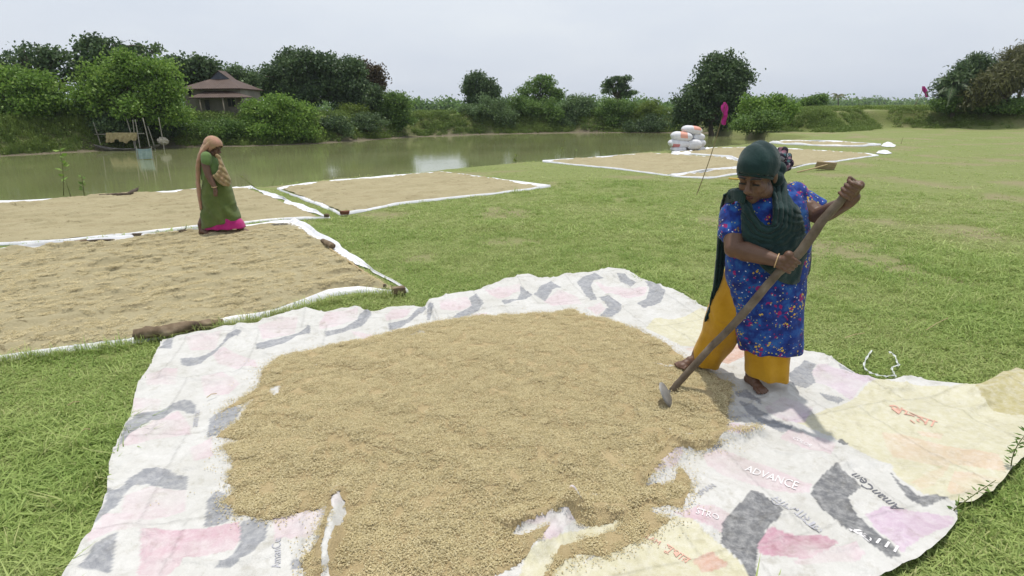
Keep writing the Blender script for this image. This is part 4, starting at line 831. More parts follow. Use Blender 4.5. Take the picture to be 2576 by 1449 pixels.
# far woods: too far to tell the trees apart
def far_wood(label, u0, u1, vt, vb, Y, n, leaf, mat, seed):
    r = np.random.default_rng(seed); k = int((u1 - u0) / 14); B = []
    for i in range(k):
        u = u0 + (u1 - u0) * (i + r.uniform()) / k; top = vt + r.uniform(0, 0.5) * (vb - vt); Yq = Y * r.uniform(0.95, 1.15); c = AT(u, (top + vb) / 2 + 3, Yq); m = pxm(Yq)
        B.append((c, np.array([r.uniform(9, 20) * m, 12 * m, (vb - top) / 2 * m * 1.1]), 1.0))
    V, F, tint, _ = crown_mesh(B, n, k * 14, leaf, leaf * 1.4, r, 0.35, 0.7); V[:, 2] = np.maximum(V[:, 2], BANK - 0.2)
    o = obj('far_woods', V, F, ML[mat]); fattr(o.data, 'tint', tint); tag(o, label, 'woods', kind='stuff')
far_wood('distant belt of woods on the horizon beyond the middle bank', 940, 1700, 250, 284, 190, 26000, 0.9, 'mid', 501)
far_wood('distant low belt of woods on the horizon beyond the crop', 1900, 2700, 250, 270, 330, 24000, 1.4, 'mid', 502)
far_wood('distant woods glimpsed beyond the left bank', -500, 940, 240, 288, 170, 16000, 1.0, 'mid', 503)

# creepers and weeds covering the bank face
def leafclump(n, rad, hh, leaf, r, asp=0.36):
    P = r.normal(size=(n, 3)) * [rad * .5, rad * .5, hh * .4]; P[:, 2] = np.abs(P[:, 2]) + 0.02; D = r.normal(size=(n, 3)); D[:, 2] *= 0.5
    L = leaf * r.uniform(0.6, 1.3, n); V, F = leaf_quads(P, D, L, L * asp, r); return V, [tuple(f) for f in F]
m_cover, t, b = nodes('creeper leaves')
ge = t.nodes.new('ShaderNodeNewGeometry'); oi = t.nodes.new('ShaderNodeObjectInfo'); pn = noisen(t, ge.outputs['Position'], 0.35, 3)
c = mixn(t, 0.5, rampn(t, pn, [(0.35, (0.11, 0.18, 0.04)), (0.65, (0.22, 0.29, 0.07))]), rampn(t, ge.outputs['Random Per Island'], [(0, (0.07, 0.12, 0.028)), (0.6, (0.18, 0.26, 0.055)), (1, (0.30, 0.37, 0.10))]))
t.links.new(c, b.inputs['Base Color']); setp(b, 0.55, 0.25)
tr = t.nodes.new('ShaderNodeBsdfTranslucent'); ms = t.nodes.new('ShaderNodeMixShader'); ms.inputs[0].default_value = 0.3
t.links.new(c, tr.inputs[0]); t.links.new(b.outputs[0], ms.inputs[1]); t.links.new(tr.outputs[0], ms.inputs[2]); t.links.new(ms.outputs[0], t.nodes['Material Output'].inputs[0])
rc = np.random.default_rng(77)
cv = [leafclump(60, 0.5, 0.5, 0.15, rc), leafclump(50, 0.4, 0.35, 0.13, rc), leafclump(60, 0.55, 0.7, 0.2, rc, 0.12), blades(50, 0.35, 0.3, 0.75, 0.012, 0.5, rc)]
n = 13000; s_ = rc.uniform(0, 1, n); Ld = dense(BL[1:-1], 0.3, False); k = rc.integers(0, len(Ld) - 1, n); tg = Ld[k + 1] - Ld[k]; tg /= np.linalg.norm(tg, axis=1)[:, None] + 1e-9
nrm = np.column_stack([-tg[:, 1], tg[:, 0]]); dd = rc.uniform(0.9, 6.5, n); P = Ld[k] + nrm * dd[:, None] + rc.normal(0, 0.2, (n, 2))
right = P[:, 0] > X_TIP - 1
keep = np.where(right, fbm(P[:, 0] * 0.6, P[:, 1] * 0.6, 900, 3) > -0.3, fbm(P[:, 0] * 0.5, P[:, 1] * 0.5, 905, 3) > -0.35) & (P[:, 1] > Yb(P[:, 0]) + 0.5)
keep &= ~((P[:, 0] > G(2535, 326)[0]) & (P[:, 0] < G(2700, 326)[0]) & (rc.uniform(size=n) < 0.75))
P = P[keep]; n = len(P); var = rc.choice(4, n, p=[0.34, 0.30, 0.14, 0.22]); var = np.where(P[:, 0] < G(210, 380, WZ)[0], np.where(rc.uniform(size=n) < 0.6, 3, var), var)
sc_ = rc.uniform(0.45, 1.0, n) * np.where(P[:, 0] > X_TIP, 0.7, 1.0)
cover = scatter('bank_undergrowth', cv, np.column_stack([P, height(P[:, 0], P[:, 1]) - 0.03]), np.column_stack([np.zeros((n, 2)), rc.uniform(0, 6.28, n)]), sc_, var, m_cover)
tag(cover, 'low creepers and weeds covering the far bank', 'undergrowth', kind='stuff')
# crop beyond the bank
n = 5000; cx2 = rc.uniform(10, 75, n); cy2 = rc.uniform(52, 110, n); kk = (cy2 > Yb(cx2) + 6) & (cx2 / cy2 < 0.95) & (cx2 / cy2 > 0.30); cx2, cy2 = cx2[kk], cy2[kk]; n = len(cx2)
crop_o = scatter('green_crop', [blades(60, 0.7, 0.25, 0.5, 0.02, 0.6, rc), leafclump(50, 0.8, 0.4, 0.2, rc)], np.column_stack([cx2, cy2, height(cx2, cy2)]), np.column_stack([np.zeros((n, 2)), rc.uniform(0, 6.28, n)]), rc.uniform(0.7, 1.3, n), rc.integers(0, 2, n), ML['lime'])
fattr(crop_o.data, 'tint', np.full(len(crop_o.data.vertices), 0.55)); tag(crop_o, 'bright green crop growing beyond the bank', 'crop', kind='stuff')

# waterside weeds
def weed(label, pts, leaf, n, mat='lime', seed=1, rad=0.012, pairs=True, name='tall_weed', spread=0.5, asp=0.3):
    r = np.random.default_rng(seed); P = smoothpath(pts, 5); o = empty(name, P[0], label, 'weed'); L = len(P)
    MB().tube(P, list(np.linspace(rad, rad * 0.4, L)), 5).build('stem', m_weedstem, o, True)
    C = []; D = []
    for i in range(n):
        s = r.uniform(0.25, 1.0); p = np.array(P[int(s * (L - 1))]); a = r.uniform(0, 6.28); d = np.array([math.cos(a), math.sin(a), r.uniform(-0.3, 0.7)]); C.append(p + d / np.linalg.norm(d) * leaf * 0.5); D.append(d)
    V, F = leaf_quads(np.array(C), np.array(D), leaf * r.uniform(0.7, 1.2, n), leaf * asp * r.uniform(0.8, 1.1, n), r); lf = obj('leaves', V, F, ML[mat], o); fattr(lf.data, 'tint', np.repeat(r.uniform(0.3, 1, n), 4)); lf['kind'] = 'stuff'
    return o
m_weedstem = nmat('weed stem', [(0.3, (0.10, 0.12, 0.04)), (0.7, (0.18, 0.19, 0.07))], 10, 0.7, 0.2)
def wp(u0, v0, u1, v1, sag=0.0, zb=-0.1):
    a = G(u0, v0, zb); b_ = AT(u1, v1, a[1]); return [a, (a + b_) / 2 + np.array([sag, 0, 0]), b_]
weed('tall broad-leaved weed standing at the water edge beside the left sheet', wp(160, 492, 150, 366, 0.03), 0.16, 16, 'bright', 3)
weed('short leafy weed by the water behind the crooked driftwood', wp(212, 492, 205, 440), 0.10, 14, 'mid', 4)
weed('thin grey twig at the water edge near the white sheet corner', wp(178, 495, 165, 452), 0.05, 5, 'mid', 5)
weed('thin leaning weed beside the corner where two sheets meet', wp(650, 478, 596, 436), 0.05, 8, 'lime', 6)
weed('bare thin twig standing where two sheets meet at the pond', wp(682, 474, 694, 444), 0.03, 2, 'mid', 7, 0.008)
weed('slim weed with seed head at mid shore', wp(1410, 402, 1421, 342), 0.09, 12, 'lime', 8)
weed('short weed clump at the shore by the wide sheet', wp(1446, 402, 1448, 372), 0.07, 8, 'mid', 9)
weed('short twig by the shore near the wide sheet', wp(1512, 396, 1508, 366), 0.05, 6, 'mid', 10)
weed('pale grassy weed at mid shore', wp(1296, 415, 1300, 385), 0.10, 12, 'lime', 11)
weed('narrow-leaved weed standing against the yellow sack corner of the tarpaulin', [G(2396, 1296, 0), G(2400, 1290, 0.05) * [1, 1, 0] + [0, 0, 0.07], AT(2450, 1245, G(2400, 1290)[1] - 0.03), AT(2505, 1208, G(2400, 1290)[1] - 0.05)], 0.035, 34, 'mid', 12, 0.0035, asp=0.12)
weed('narrow-leaved weed at the right rim of the yellow sack', [G(2545, 1200, 0), AT(2545, 1160, G(2545, 1200)[1]), AT(2560, 1120, G(2545, 1200)[1]), AT(2590, 1080, G(2545, 1200)[1])], 0.04, 34, 'mid', 13, 0.0035, asp=0.12)
# ------------------------------------------------------------------ house on the left bank
HY = Yoff(540, 5.0)
m_roof, t, b = nodes('rusty corrugated iron')
v = coordn(t); n = noisen(t, v, 1.2, 5, 0.65); w = t.nodes.new('ShaderNodeTexWave'); w.inputs['Scale'].default_value = 2.2; w.bands_direction = 'X'; t.links.new(v, w.inputs['Vector'])
t.links.new(rampn(t, n, [(0.3, (0.070, 0.044, 0.034)), (0.6, (0.100, 0.065, 0.050)), (0.8, (0.14, 0.10, 0.08))]), b.inputs['Base Color']); setp(b, 0.65, 0.35); bumpn(t, b, w.outputs['Fac'], 0.6, 0.03)
m_wall = nmat('grey mud wall', [(0.3, (0.19, 0.17, 0.145)), (0.7, (0.30, 0.27, 0.235))], 1.5, 0.9, 0.1, 0.3, 0.02)
m_tin = nmat('dark tin gable', [(0.3, (0.06, 0.065, 0.085)), (0.7, (0.11, 0.12, 0.15))], 4, 0.6, 0.3)
m_post = nmat('wooden post', [(0.3, (0.20, 0.17, 0.13)), (0.7, (0.32, 0.28, 0.22))], 8, 0.85, 0.1)
m_doorw = nmat('dark door', [(0.3, (0.05, 0.05, 0.055)), (0.7, (0.10, 0.10, 0.10))], 5, 0.8, 0.2)
m_pane = nmat('dark window', [(0.3, (0.015, 0.015, 0.018)), (0.7, (0.03, 0.03, 0.035))], 5, 0.3, 0.5)
A = lambda u, v, dy=0.0: AT(u, v, HY + dy)
zb = A(540, 303)[2] - 0.4; house = empty('veranda_house', (A(540, 300)[0], HY, zb), 'small house with rusty hipped roof and front veranda among the trees', 'house')
xl, xr = A(463, 240)[0], A(606, 240)[0]; ze = A(530, 223)[2]; zr = A(534, 178, 1.6)[2]; dp = 3.6
mb = MB(); th = 0.16
def wallbox(x0, x1, y0, y1, z0, z1): mb.box(((x0 + x1) / 2, (y0 + y1) / 2, (z0 + z1) / 2), (x1 - x0, y1 - y0, z1 - z0))
wallbox(xl, xr, HY, HY + th, zb, ze); wallbox(xl, xl + th, HY + th, HY + dp - th, zb, ze); wallbox(xr - th, xr, HY + th, HY + dp - th, zb, ze); wallbox(xl, xr, HY + dp - th, HY + dp, zb, ze)
mb.build('wall', m_wall, house)
# hipped roof with a small gable on top
ov = 0.38; ex0, ex1, ey0, ey1 = A(450, 224)[0], A(609, 224)[0], HY - ov, HY + dp + ov
gz_ = A(530, 197)[2]; gx0, gx1 = A(506, 197)[0], A(559, 197)[0]; gy0, gy1 = HY + 1.25, HY + dp - 1.25; mxx = (gx0 + gx1) / 2
V = [(ex0, ey0, ze), (ex1, ey0, ze), (ex1, ey1, ze), (ex0, ey1, ze), (gx0, gy0, gz_), (gx1, gy0, gz_), (gx1, gy1, gz_), (gx0, gy1, gz_), (mxx, gy0 - 0.12, zr), (mxx, gy1 + 0.12, zr)]
V += [(x, y, z - 0.06) for x, y, z in V[:4]]
F = [(0, 1, 5, 4), (1, 2, 6, 5), (2, 3, 7, 6), (3, 0, 4, 7), (4, 8, 9, 7), (5, 6, 9, 8), (0, 10, 11, 1), (1, 11, 12, 2), (2, 12, 13, 3), (3, 13, 10, 0), (10, 13, 12, 11)]
roof = obj('roof', V, F, m_roof, house)
obj('gable', [(gx0 + 0.03, gy0 + 0.01, gz_), (gx1 - 0.03, gy0 + 0.01, gz_), (mxx, gy0 + 0.01, zr - 0.06), (gx0 + 0.03, gy0 + 0.05, gz_), (gx1 - 0.03, gy0 + 0.05, gz_), (mxx, gy0 + 0.05, zr - 0.06)], [(0, 1, 2), (5, 4, 3), (0, 3, 4, 1), (1, 4, 5, 2), (2, 5, 3, 0)], m_tin, roof)
vy = HY - 1.0; vz0 = AT(520, 245, vy)[2]; vz1 = A(550, 229)[2]; vx0, vx1 = AT(474, 245, vy)[0], AT(629, 246, vy)[0]; tx0, tx1 = A(517, 228)[0], A(582, 228)[0]
V = [(vx0, vy, vz0), (vx1, vy, vz0), (tx1, HY - 0.003, vz1), (tx0, HY - 0.003, vz1), (vx0 + 0.1, HY - 0.003, vz0), (vx1 - 0.1, HY - 0.003, vz0)]; V += [(x, y, z - 0.05) for x, y, z in V]
F = [(0, 1, 2, 3), (0, 3, 4), (1, 5, 2), (6, 9, 8, 7), (6, 10, 9), (7, 8, 11), (0, 6, 7, 1), (0, 4, 10, 6), (1, 7, 11, 5)]
obj('veranda_roof', V, F, m_roof, house)
for u in (502, 560, 612):
    p = AT(u, 248, vy + 0.15); MB().tube([(p[0], p[1], zb), (p[0], p[1], vz0 - 0.02)], 0.055, 8).build('post', m_post, house, True)
mb = MB(); mb.box(((vx0 + vx1) / 2, (vy + HY) / 2 - 0.003, zb + 0.22), (vx1 - vx0 - 0.5, 0.92, 0.44), None, 0.02); mb.build('plinth', m_wall, house)
def fp_(u, v): return A(u, v)
p = A(523, 262); dr = MB().box((A(523, 270)[0], HY - 0.03, (A(523, 250)[2] + A(523, 290)[2]) / 2 - 0.1), (0.32, 0.05, A(523, 250)[2] - A(523, 290)[2] + 0.1)).build('door', m_doorw, house)
wc = A(583, 258); wn = MB().box((wc[0], HY - 0.02, wc[2]), (0.60, 0.03, 0.60)).build('window', m_pane, house)
mb = MB()
for s in (-1, 1): mb.box((wc[0] + s * 0.33, HY - 0.035, wc[2]), (0.06, 0.06, 0.72)); mb.box((wc[0], HY - 0.037, wc[2] + s * 0.33), (0.60, 0.055, 0.06))
mb.box((wc[0], HY - 0.05, wc[2]), (0.03, 0.02, 0.59)); mb.build('frame', m_post, wn)
w2 = A(478, 235); MB().box((w2[0], HY - 0.02, w2[2]), (0.20, 0.03, 0.35)).build('window', m_pane, house)

# ------------------------------------------------------------------ boat, bamboo stakes, nets
BY = G(320, 379, WZ)[1]; m_hull = nmat('tarred boat wood', [(0.3, (0.05, 0.048, 0.045)), (0.7, (0.13, 0.12, 0.11))], 5, 0.6, 0.3, 0.3, 0.01); m_in = nmat('grey boat inside', [(0.3, (0.18, 0.17, 0.16)), (0.7, (0.27, 0.26, 0.24))], 6, 0.8, 0.2)
b0 = AT(237, 369, BY); b1 = AT(404, 370, BY); Lb = b1[0] - b0[0]; boat = empty('wooden_boat', ((b0[0] + b1[0]) / 2, BY, WZ), 'slim dark wooden boat moored under the bright green tree', 'boat')
def hull(inner):
    V = []; n = 25; m = 9
    for i in range(n):
        s = i / (n - 1); x = b0[0] + Lb * s; wdt = 0.44 * math.sin(math.pi * min(max(s, 0.02), 0.98)) ** 0.7 - (0.04 if inner else 0); wdt = max(wdt, 0.015); sheer = 0.12 + 0.30 * abs(2 * s - 1) ** 2.6; keel = -0.10 + 0.42 * abs(2 * s - 1) ** 3.2 + (0.05 if inner else 0); keel = min(keel, sheer - 0.02)
        for j in range(m):
            a = math.pi * j / (m - 1); V.append((x, BY - math.cos(a) * wdt, WZ + sheer - math.sin(a) ** 0.8 * (sheer - keel)))
    return V, [(i * m + j, (i + 1) * m + j, (i + 1) * m + j + 1, i * m + j + 1) for i in range(n - 1) for j in range(m - 1)], n, m
V, F, n, m = hull(False); V2, F2, _, _ = hull(True); off = len(V)
rimf = [(i * m + e, (i + 1) * m + e, off + (i + 1) * m + e, off + i * m + e) for i in range(n - 1) for e in (0, m - 1)]
obj('hull', V + V2, F + [tuple(off + k for k in f[::-1]) for f in F2] + rimf, m_hull, boat, True)
for s in (0.3, 0.5, 0.7):
    x = b0[0] + Lb * s; MB().box((x, BY, WZ + 0.12), (0.14, 0.76, 0.03)).build('thwart', m_in, boat)
m_stake = nmat('grey bamboo', [(0.3, (0.25, 0.23, 0.19)), (0.7, (0.40, 0.37, 0.30))], 8, 0.7, 0.2)
for lab, u0, v0, u1, v1, dy in [('leaning bamboo stake at the stern of the boat', 235, 308, 258, 378, 0.6), ('bamboo stake beside the right end of the hanging net', 334, 301, 340, 378, 0.55), ('bamboo stake in front of the blue net', 340, 300, 352, 376, 0.45), ('thin bamboo stake leaning between the net stakes', 318, 298, 334, 340, 0.8),
                            ('tall bamboo stake at the right of the blue net', 359, 296, 378, 376, 0.5), ('crooked bamboo stake beside the bank root', 372, 318, 388, 352, 1.0), ('thin dark sapling stake right of the boat', 399, 295, 406, 345, 1.0)]:
    p0 = AT(u1, v1, BY + dy); p0[2] = min(p0[2], WZ - 0.2) if v1 > 360 else min(p0[2], hz(p0[0], p0[1]) - 0.1); p1 = AT(u0, v0, BY + dy)
    tag(MB().tube(smoothpath([p0, (p0 + p1) / 2 + [0.02, 0, 0], p1], 3), [0.035, 0.034, 0.033, 0.032, 0.03, 0.028, 0.026], 7).build('bamboo_stake', m_stake, None, True), lab, 'stake', 'bamboo stakes around the boat')
tag(MB().tube([AT(238, 338, BY + 0.55), AT(300, 337, BY + 0.55), AT(363, 335.5, BY + 0.55)], [0.03, 0.028, 0.025], 7).build('cross_pole', m_stake, None, True), 'horizontal bamboo pole carrying the tan fishing net', 'pole')
m_net, t, b = nodes('tan fishing net'); v = coordn(t); t.links.new(rampn(t, noisen(t, v, 5, 5, 0.7), [(0.3, (0.26, 0.21, 0.10)), (0.7, (0.46, 0.38, 0.20))]), b.inputs['Base Color']); setp(b, 0.9, 0.1); bumpn(t, b, noisen(t, v, 9, 4), 0.8, 0.05)
V = []; F = []; nu = 36; nv = 12
for i in range(nu):
    u = 268 + 78 * i / (nu - 1); hang = 20 + 4 * math.sin(i * 0.35) + 2 * math.sin(i * 0.8 + 1)
    for side in (-1, 1):
        for j in range(nv):
            s = j / (nv - 1); p = AT(u, 335.5 + hang * s * (1 if side < 0 else 0.8), BY + 0.55); fold_ = 0.07 * math.sin(i * 1.3 + s * 2) * s; V.append((p[0] + 0.01 * math.sin(j * 1.1 + i), BY + 0.55 + side * (0.05 + 0.09 * math.sqrt(s)) + fold_, p[2] + (0.05 if j == 0 else 0)))
per = 2 * nv
for i in range(nu - 1):
    for sd in (0, nv):
        for j in range(nv - 1): a_ = i * per + sd + j; F.append((a_, a_ + per, a_ + per + 1, a_ + 1))
    a_ = i * per; F.append((a_, a_ + nv, a_ + per + nv, a_ + per))
tag(obj('fishing_net', V, F, m_net, None, True), 'tan fishing net bundled over the horizontal pole above the boat', 'net')
m_bnet, t, b = nodes('pale blue netting'); v = coordn(t); t.links.new(rampn(t, noisen(t, v, 8, 4), [(0.3, (0.28, 0.42, 0.46)), (0.7, (0.42, 0.56, 0.58))]), b.inputs['Base Color']); setp(b, 0.7, 0.2); b.inputs['Alpha'].default_value = 0.6
NY = G(362, 401, WZ)[1]; q = [AT(341, 374, NY), AT(381, 373, NY), AT(385, 399, NY), AT(345, 401, NY)]; V = []; F = []
for i in range(13):
    for j in range(9):
        s, r_ = i / 12, j / 8; p = (q[0] * (1 - s) + q[1] * s) * (1 - r_) + (q[3] * (1 - s) + q[2] * s) * r_; V.append(p + np.array([0, 0.05 * math.sin(i * 1.4) * r_, -0.03 * math.sin(math.pi * s) * (1 - r_)]))
F = [(i * 9 + j, (i + 1) * 9 + j, (i + 1) * 9 + j + 1, i * 9 + j + 1) for i in range(12) for j in range(8)]
bn = obj('blue_net', V, F, m_bnet); tag(bn, 'pale blue net panel hung at the water beside the boat', 'net')
for u0, v0, u1, v1 in [(343, 372, 347, 404), (380, 371, 386, 402)]:
    p1 = AT(u0, v0 - 4, NY); p0 = AT(u1, v1, NY); p0[2] = WZ - 0.4; MB().tube([p0, p1], [0.02, 0.018], 6).build('net_pole', m_stake, bn)
V, F = ellipsoid(AT(410, 353, BY + 1.2) + [0, 0, -0.05], (0.36, 0.3, 0.24), (0, 0.2, 0.3), 14, 10); V = V + 0.025 * rng.normal(size=V.shape); tag(obj('pale_boulder', V, F, m_stone), 'pale boulder on the mud right of the boat', 'rock')

# ------------------------------------------------------------------ sacks of grain
def sackmat(name, red):
    m, t, b = nodes(name); v = coordn(t, 'Generated'); n = noisen(t, coordn(t), 7, 4); c = rampn(t, n, [(0.3, (0.58, 0.59, 0.62)), (0.7, (0.72, 0.72, 0.74))])
    if red:
        sx = t.nodes.new('ShaderNodeSeparateXYZ'); t.links.new(v, sx.inputs[0]); d = mathn(t, 'ABSOLUTE', mathn(t, 'SUBTRACT', sx.outputs[0], red[0])); msk = mathn(t, 'LESS_THAN', mathn(t, 'ADD', d, mathn(t, 'MULTIPLY', mathn(t, 'SUBTRACT', noisen(t, coordn(t), 4, 4), 0.5), 0.25)), red[1])
        zz = mathn(t, 'GREATER_THAN', sx.outputs[2], red[2]) if len(red) > 2 and red[2] >= 0 else (mathn(t, 'LESS_THAN', sx.outputs[2], -red[2]) if len(red) > 2 else 1.0)
        msk = mathn(t, 'MULTIPLY', msk, zz); c = mixn(t, mathn(t, 'MULTIPLY', msk, 0.8), c, red[3] if len(red) > 3 else (0.72, 0.24, 0.15))
    t.links.new(c, b.inputs['Base Color']); setp(b, 0.5, 0.35); bumpn(t, b, noisen(t, coordn(t), 9, 4), 0.5, 0.03); return m
SY = G(1728, 382)[1]
def sack(label, u, v, w, h, dy, dep, rz, ry, mat, seed):
    c = AT(u, v, SY + dy); m = pxm(SY) * 0.93; L, D_, H = w * m / 2, dep / 2, h * m / 2; V = []; n, k = 22, 18; r = np.random.default_rng(seed)
    for i in range(n):
        s = -1 + 2 * i / (n - 1); e = max(0.0, 1 - abs(s) ** 5) ** 0.5; eh = max(0.04, e * (1 - 0.10 * s * s)); ed = max(0.55, 0.75 + 0.25 * e) * (0.93 if abs(s) > 0.98 else 1)
        for j in range(k):
            a = 2 * math.pi * j / k; ca, sa = math.cos(a), math.sin(a); V.append((s * L, np.sign(ca) * abs(ca) ** 0.8 * D_ * ed, np.sign(sa) * abs(sa) ** 0.8 * H * eh))
    V = np.array(V); V *= 1 + 0.05 * fbm(V[:, 0] * 5 + seed, V[:, 1] * 5 + V[:, 2] * 5, seed, 3)[:, None]
    F = [(i * k + j, (i + 1) * k + j, (i + 1) * k + (j + 1) % k, i * k + (j + 1) % k) for i in range(n - 1) for j in range(k)] + [tuple(range(k)), tuple((n - 1) * k + j for j in range(k - 1, -1, -1))]
    o = bpy.data.objects.new('grain_sack', mesh('grain_sack', V, F, mat, True)); link(o); o.location = tuple(c); o.rotation_euler = (0, ry, rz)
    return tag(o, label, 'sack', 'white woven sacks stacked beside the pond')
mS0 = sackmat('white woven sack', None); OR = (0.72, 0.27, 0.16)
sack('topmost white sack with an orange printed side, crowning the stack', 1740, 327, 47, 21, 0.0, 0.5, 0.05, 0.12, sackmat('sack orange end', (0.72, 0.22, 0.55, OR)), 1)
sack('white sack with an orange printed band in the second layer', 1714, 343, 50, 23, -0.12, 0.55, 0.0, 0.10, sackmat('sack orange band', (0.55, 0.17, 0.35, OR)), 2)
sack('pale sack end at the right of the second layer', 1752, 345, 34, 19, 0.1, 0.5, 0.35, 0.0, mS0, 3)
sack('white sack with a dark red stripe low on its side, third layer', 1708, 361, 52, 21, -0.1, 0.55, 0.0, 0.08, sackmat('sack red stripe', (0.30, 0.15, -0.45, (0.45, 0.06, 0.05))), 4)
sack('round sack end facing out at the right of the third layer', 1747, 364, 26, 26, -0.22, 0.6, 1.2, 0.0, mS0, 5)
sack('white sack behind the round sack end', 1758, 360, 26, 20, 0.1, 0.5, 0.2, 0.0, mS0, 6)
sack('bottom white sack at the left of the stack', 1706, 375, 36, 15, -0.1, 0.5, 0.0, 0.0, mS0, 7)
sack('bottom white sack at the right of the stack', 1756, 374, 30, 14, 0.1, 0.5, 0.2, 0.0, mS0, 8)
sack('bottom inner sack in the shaded middle of the stack', 1730, 374, 30, 16, 0.25, 0.5, 0.0, 0.0, mS0, 9)
# empty folded sacks on the ground
def softsheet(name, label, cat, px, z, seed, hh, mat):
    P = GP(px); x, y, q, r_ = clipped_grid(dense(P, 0.1), 0.06); d = pdist(x, y, P); zz = height(x, y) + 0.02 + hh * sstep(d / 0.16) * np.clip(0.5 + 2.2 * fbm(x * 4, y * 4, seed, 3), 0.1, 2.2)
    o = obj(name, np.column_stack([x, y, np.maximum(zz, 0.01)]), q, mat, None, True); return tag(o, label, cat)
softsheet('folded_sack', 'flat white empty sack lying below the stacked sacks', 'sack', [(1683, 389), (1700, 383), (1722, 382), (1750, 386), (1730, 391), (1700, 392)], 0, 31, 0.06, m_sheet)
softsheet('white_cloth', 'long white cloth strip running from the stacked sacks along the far sheet', 'cloth', [(1728, 385), (1770, 377), (1790, 373), (1812, 376), (1770, 383)], 0, 33, 0.05, m_sheet)
softsheet('white_bundle', 'crumpled white plastic bundle beyond the far sheet', 'bundle', [(2216, 369), (2222, 361), (2240, 359), (2254, 366), (2250, 371), (2230, 371)], 0, 35, 0.055, m_sheet)
softsheet('white_sack', 'flat white sack lying alone at the right end of the far sheet', 'sack', [(2203, 387), (2210, 381), (2232, 380), (2244, 387), (2228, 389)], 0, 37, 0.03, m_sheet)

# ------------------------------------------------------------------ flag poles
m_flag, t, b = nodes('magenta cloth'); t.links.new(rampn(t, noisen(t, coordn(t), 6, 3), [(0.3, (0.36, 0.03, 0.19)), (0.7, (0.52, 0.06, 0.30))]), b.inputs['Base Color']); setp(b, 0.8, 0.2)
tr = t.nodes.new('ShaderNodeBsdfTranslucent'); tr.inputs[0].default_value = (0.62, 0.06, 0.34, 1); ms = t.nodes.new('ShaderNodeMixShader'); ms.inputs[0].default_value = 0.35
t.links.new(b.outputs[0], ms.inputs[1]); t.links.new(tr.outputs[0], ms.inputs[2]); t.links.new(ms.outputs[0], t.nodes['Material Output'].inputs[0])
def flag(label, base, tip, Y, cl, cr, rad, name='flag_pole'):
    p0 = AT(*base, Y); p1 = AT(*tip, Y); root = empty(name, p0, label, 'flag'); a = p0 - (p1 - p0) / np.linalg.norm(p1 - p0) * 0.25
    bow = np.array([0.03, 0, -0.02]) * np.linalg.norm(p1 - p0)
    MB().tube(smoothpath([a, p0 * 0.65 + p1 * 0.35 + bow * 0.6, p0 * 0.3 + p1 * 0.7 + bow * 0.5, p1], 5), list(np.linspace(rad, rad * 0.55, 16)), 7).build('pole', m_polew, root, True)
    L = smoothpath([AT(u, v, Y) for u, v in cl], 5); R_ = smoothpath([AT(u, v, Y) for u, v in cr], 5); V = []; F = []; k = len(L); m = 8; wd = np.linalg.norm(L[k // 2] - R_[k // 2])
    for i in range(k):
        for j in range(m): s = j / (m - 1); V.append(np.array(L[i]) * (1 - s) + np.array(R_[i]) * s + np.array([0, wd * 0.45 * math.sin(s * 9 + i * 0.35), 0]))
    F = [(i * m + j, (i + 1) * m + j, (i + 1) * m + j + 1, i * m + j + 1) for i in range(k - 1) for j in range(m - 1)]; obj('cloth', V, F, m_flag, root, True); return root
m_polew = nmat('thin bamboo pole', [(0.3, (0.16, 0.12, 0.06)), (0.7, (0.28, 0.22, 0.12))], 9, 0.7, 0.2)
flag('leaning bamboo pole with a limp magenta flag planted in the near field', (1752, 488), (1825, 262), G(1752, 488)[1], [(1822, 257), (1816, 268), (1815, 280), (1819, 290), (1817, 302), (1817, 313)], [(1826, 257), (1829, 268), (1830, 284), (1832, 294), (1826, 305), (1822, 315)], 0.011)
flag('distant pole with a magenta flag beyond the bank', (2303, 262), (2324, 219), Yoff(2303, 9), [(2321, 217), (2322, 226), (2325, 236), (2329, 245)], [(2327, 217), (2330, 227), (2333, 238), (2334, 245)], 0.03)
# lone reed sticks in the field
for lab, u0, v0, u1, v1 in [('thin reed standing alone in the field beyond the white bundle', 2266, 362, 2272, 345)]:
    Y = G(u0, v0)[1]; tag(MB().tube([AT(u0, v0 + 2, Y), AT(u1, v1, Y)], [0.012, 0.006], 5).build('reed', m_polew), lab, 'reed')

# ------------------------------------------------------------------ wooden grain pusher lying on the far sheet
m_plank = nmat('pale plank', [(0.3, (0.28, 0.20, 0.12)), (0.7, (0.42, 0.32, 0.21))], 7, 0.8, 0.15, 0.3, 0.01, (1, 4, 4))
PY = G(2078, 426)[1]; c = AT(2077, 417, PY); rk = empty('grain_pusher', (c[0], PY, 0), 'wooden board pusher with long handle propped on the sheet edge', 'pusher')
MB().box((c[0], PY, c[2]), (0.62, 0.04, 0.24), (0.35, 0.08, 0.05), 0.01).build('board', m_plank, rk)
MB().tube(smoothpath([AT(2081, 414, PY - 0.05), AT(2045, 424, PY - 0.25), AT(2006, 433, PY - 0.5)], 4), 0.022, 8).build('handle', m_bamboo, rk, True)
m_yel = nmat('yellow wood', [(0.3, (0.50, 0.32, 0.06)), (0.7, (0.62, 0.42, 0.10))], 9, 0.7, 0.2)
tag(MB().tube([G(1833, 449, 0.02), G(1885, 452, 0.02)], 0.022, 8).build('yellow_stick', m_yel, None, True), 'yellow stick lying on the grass behind the woman in blue', 'stick')

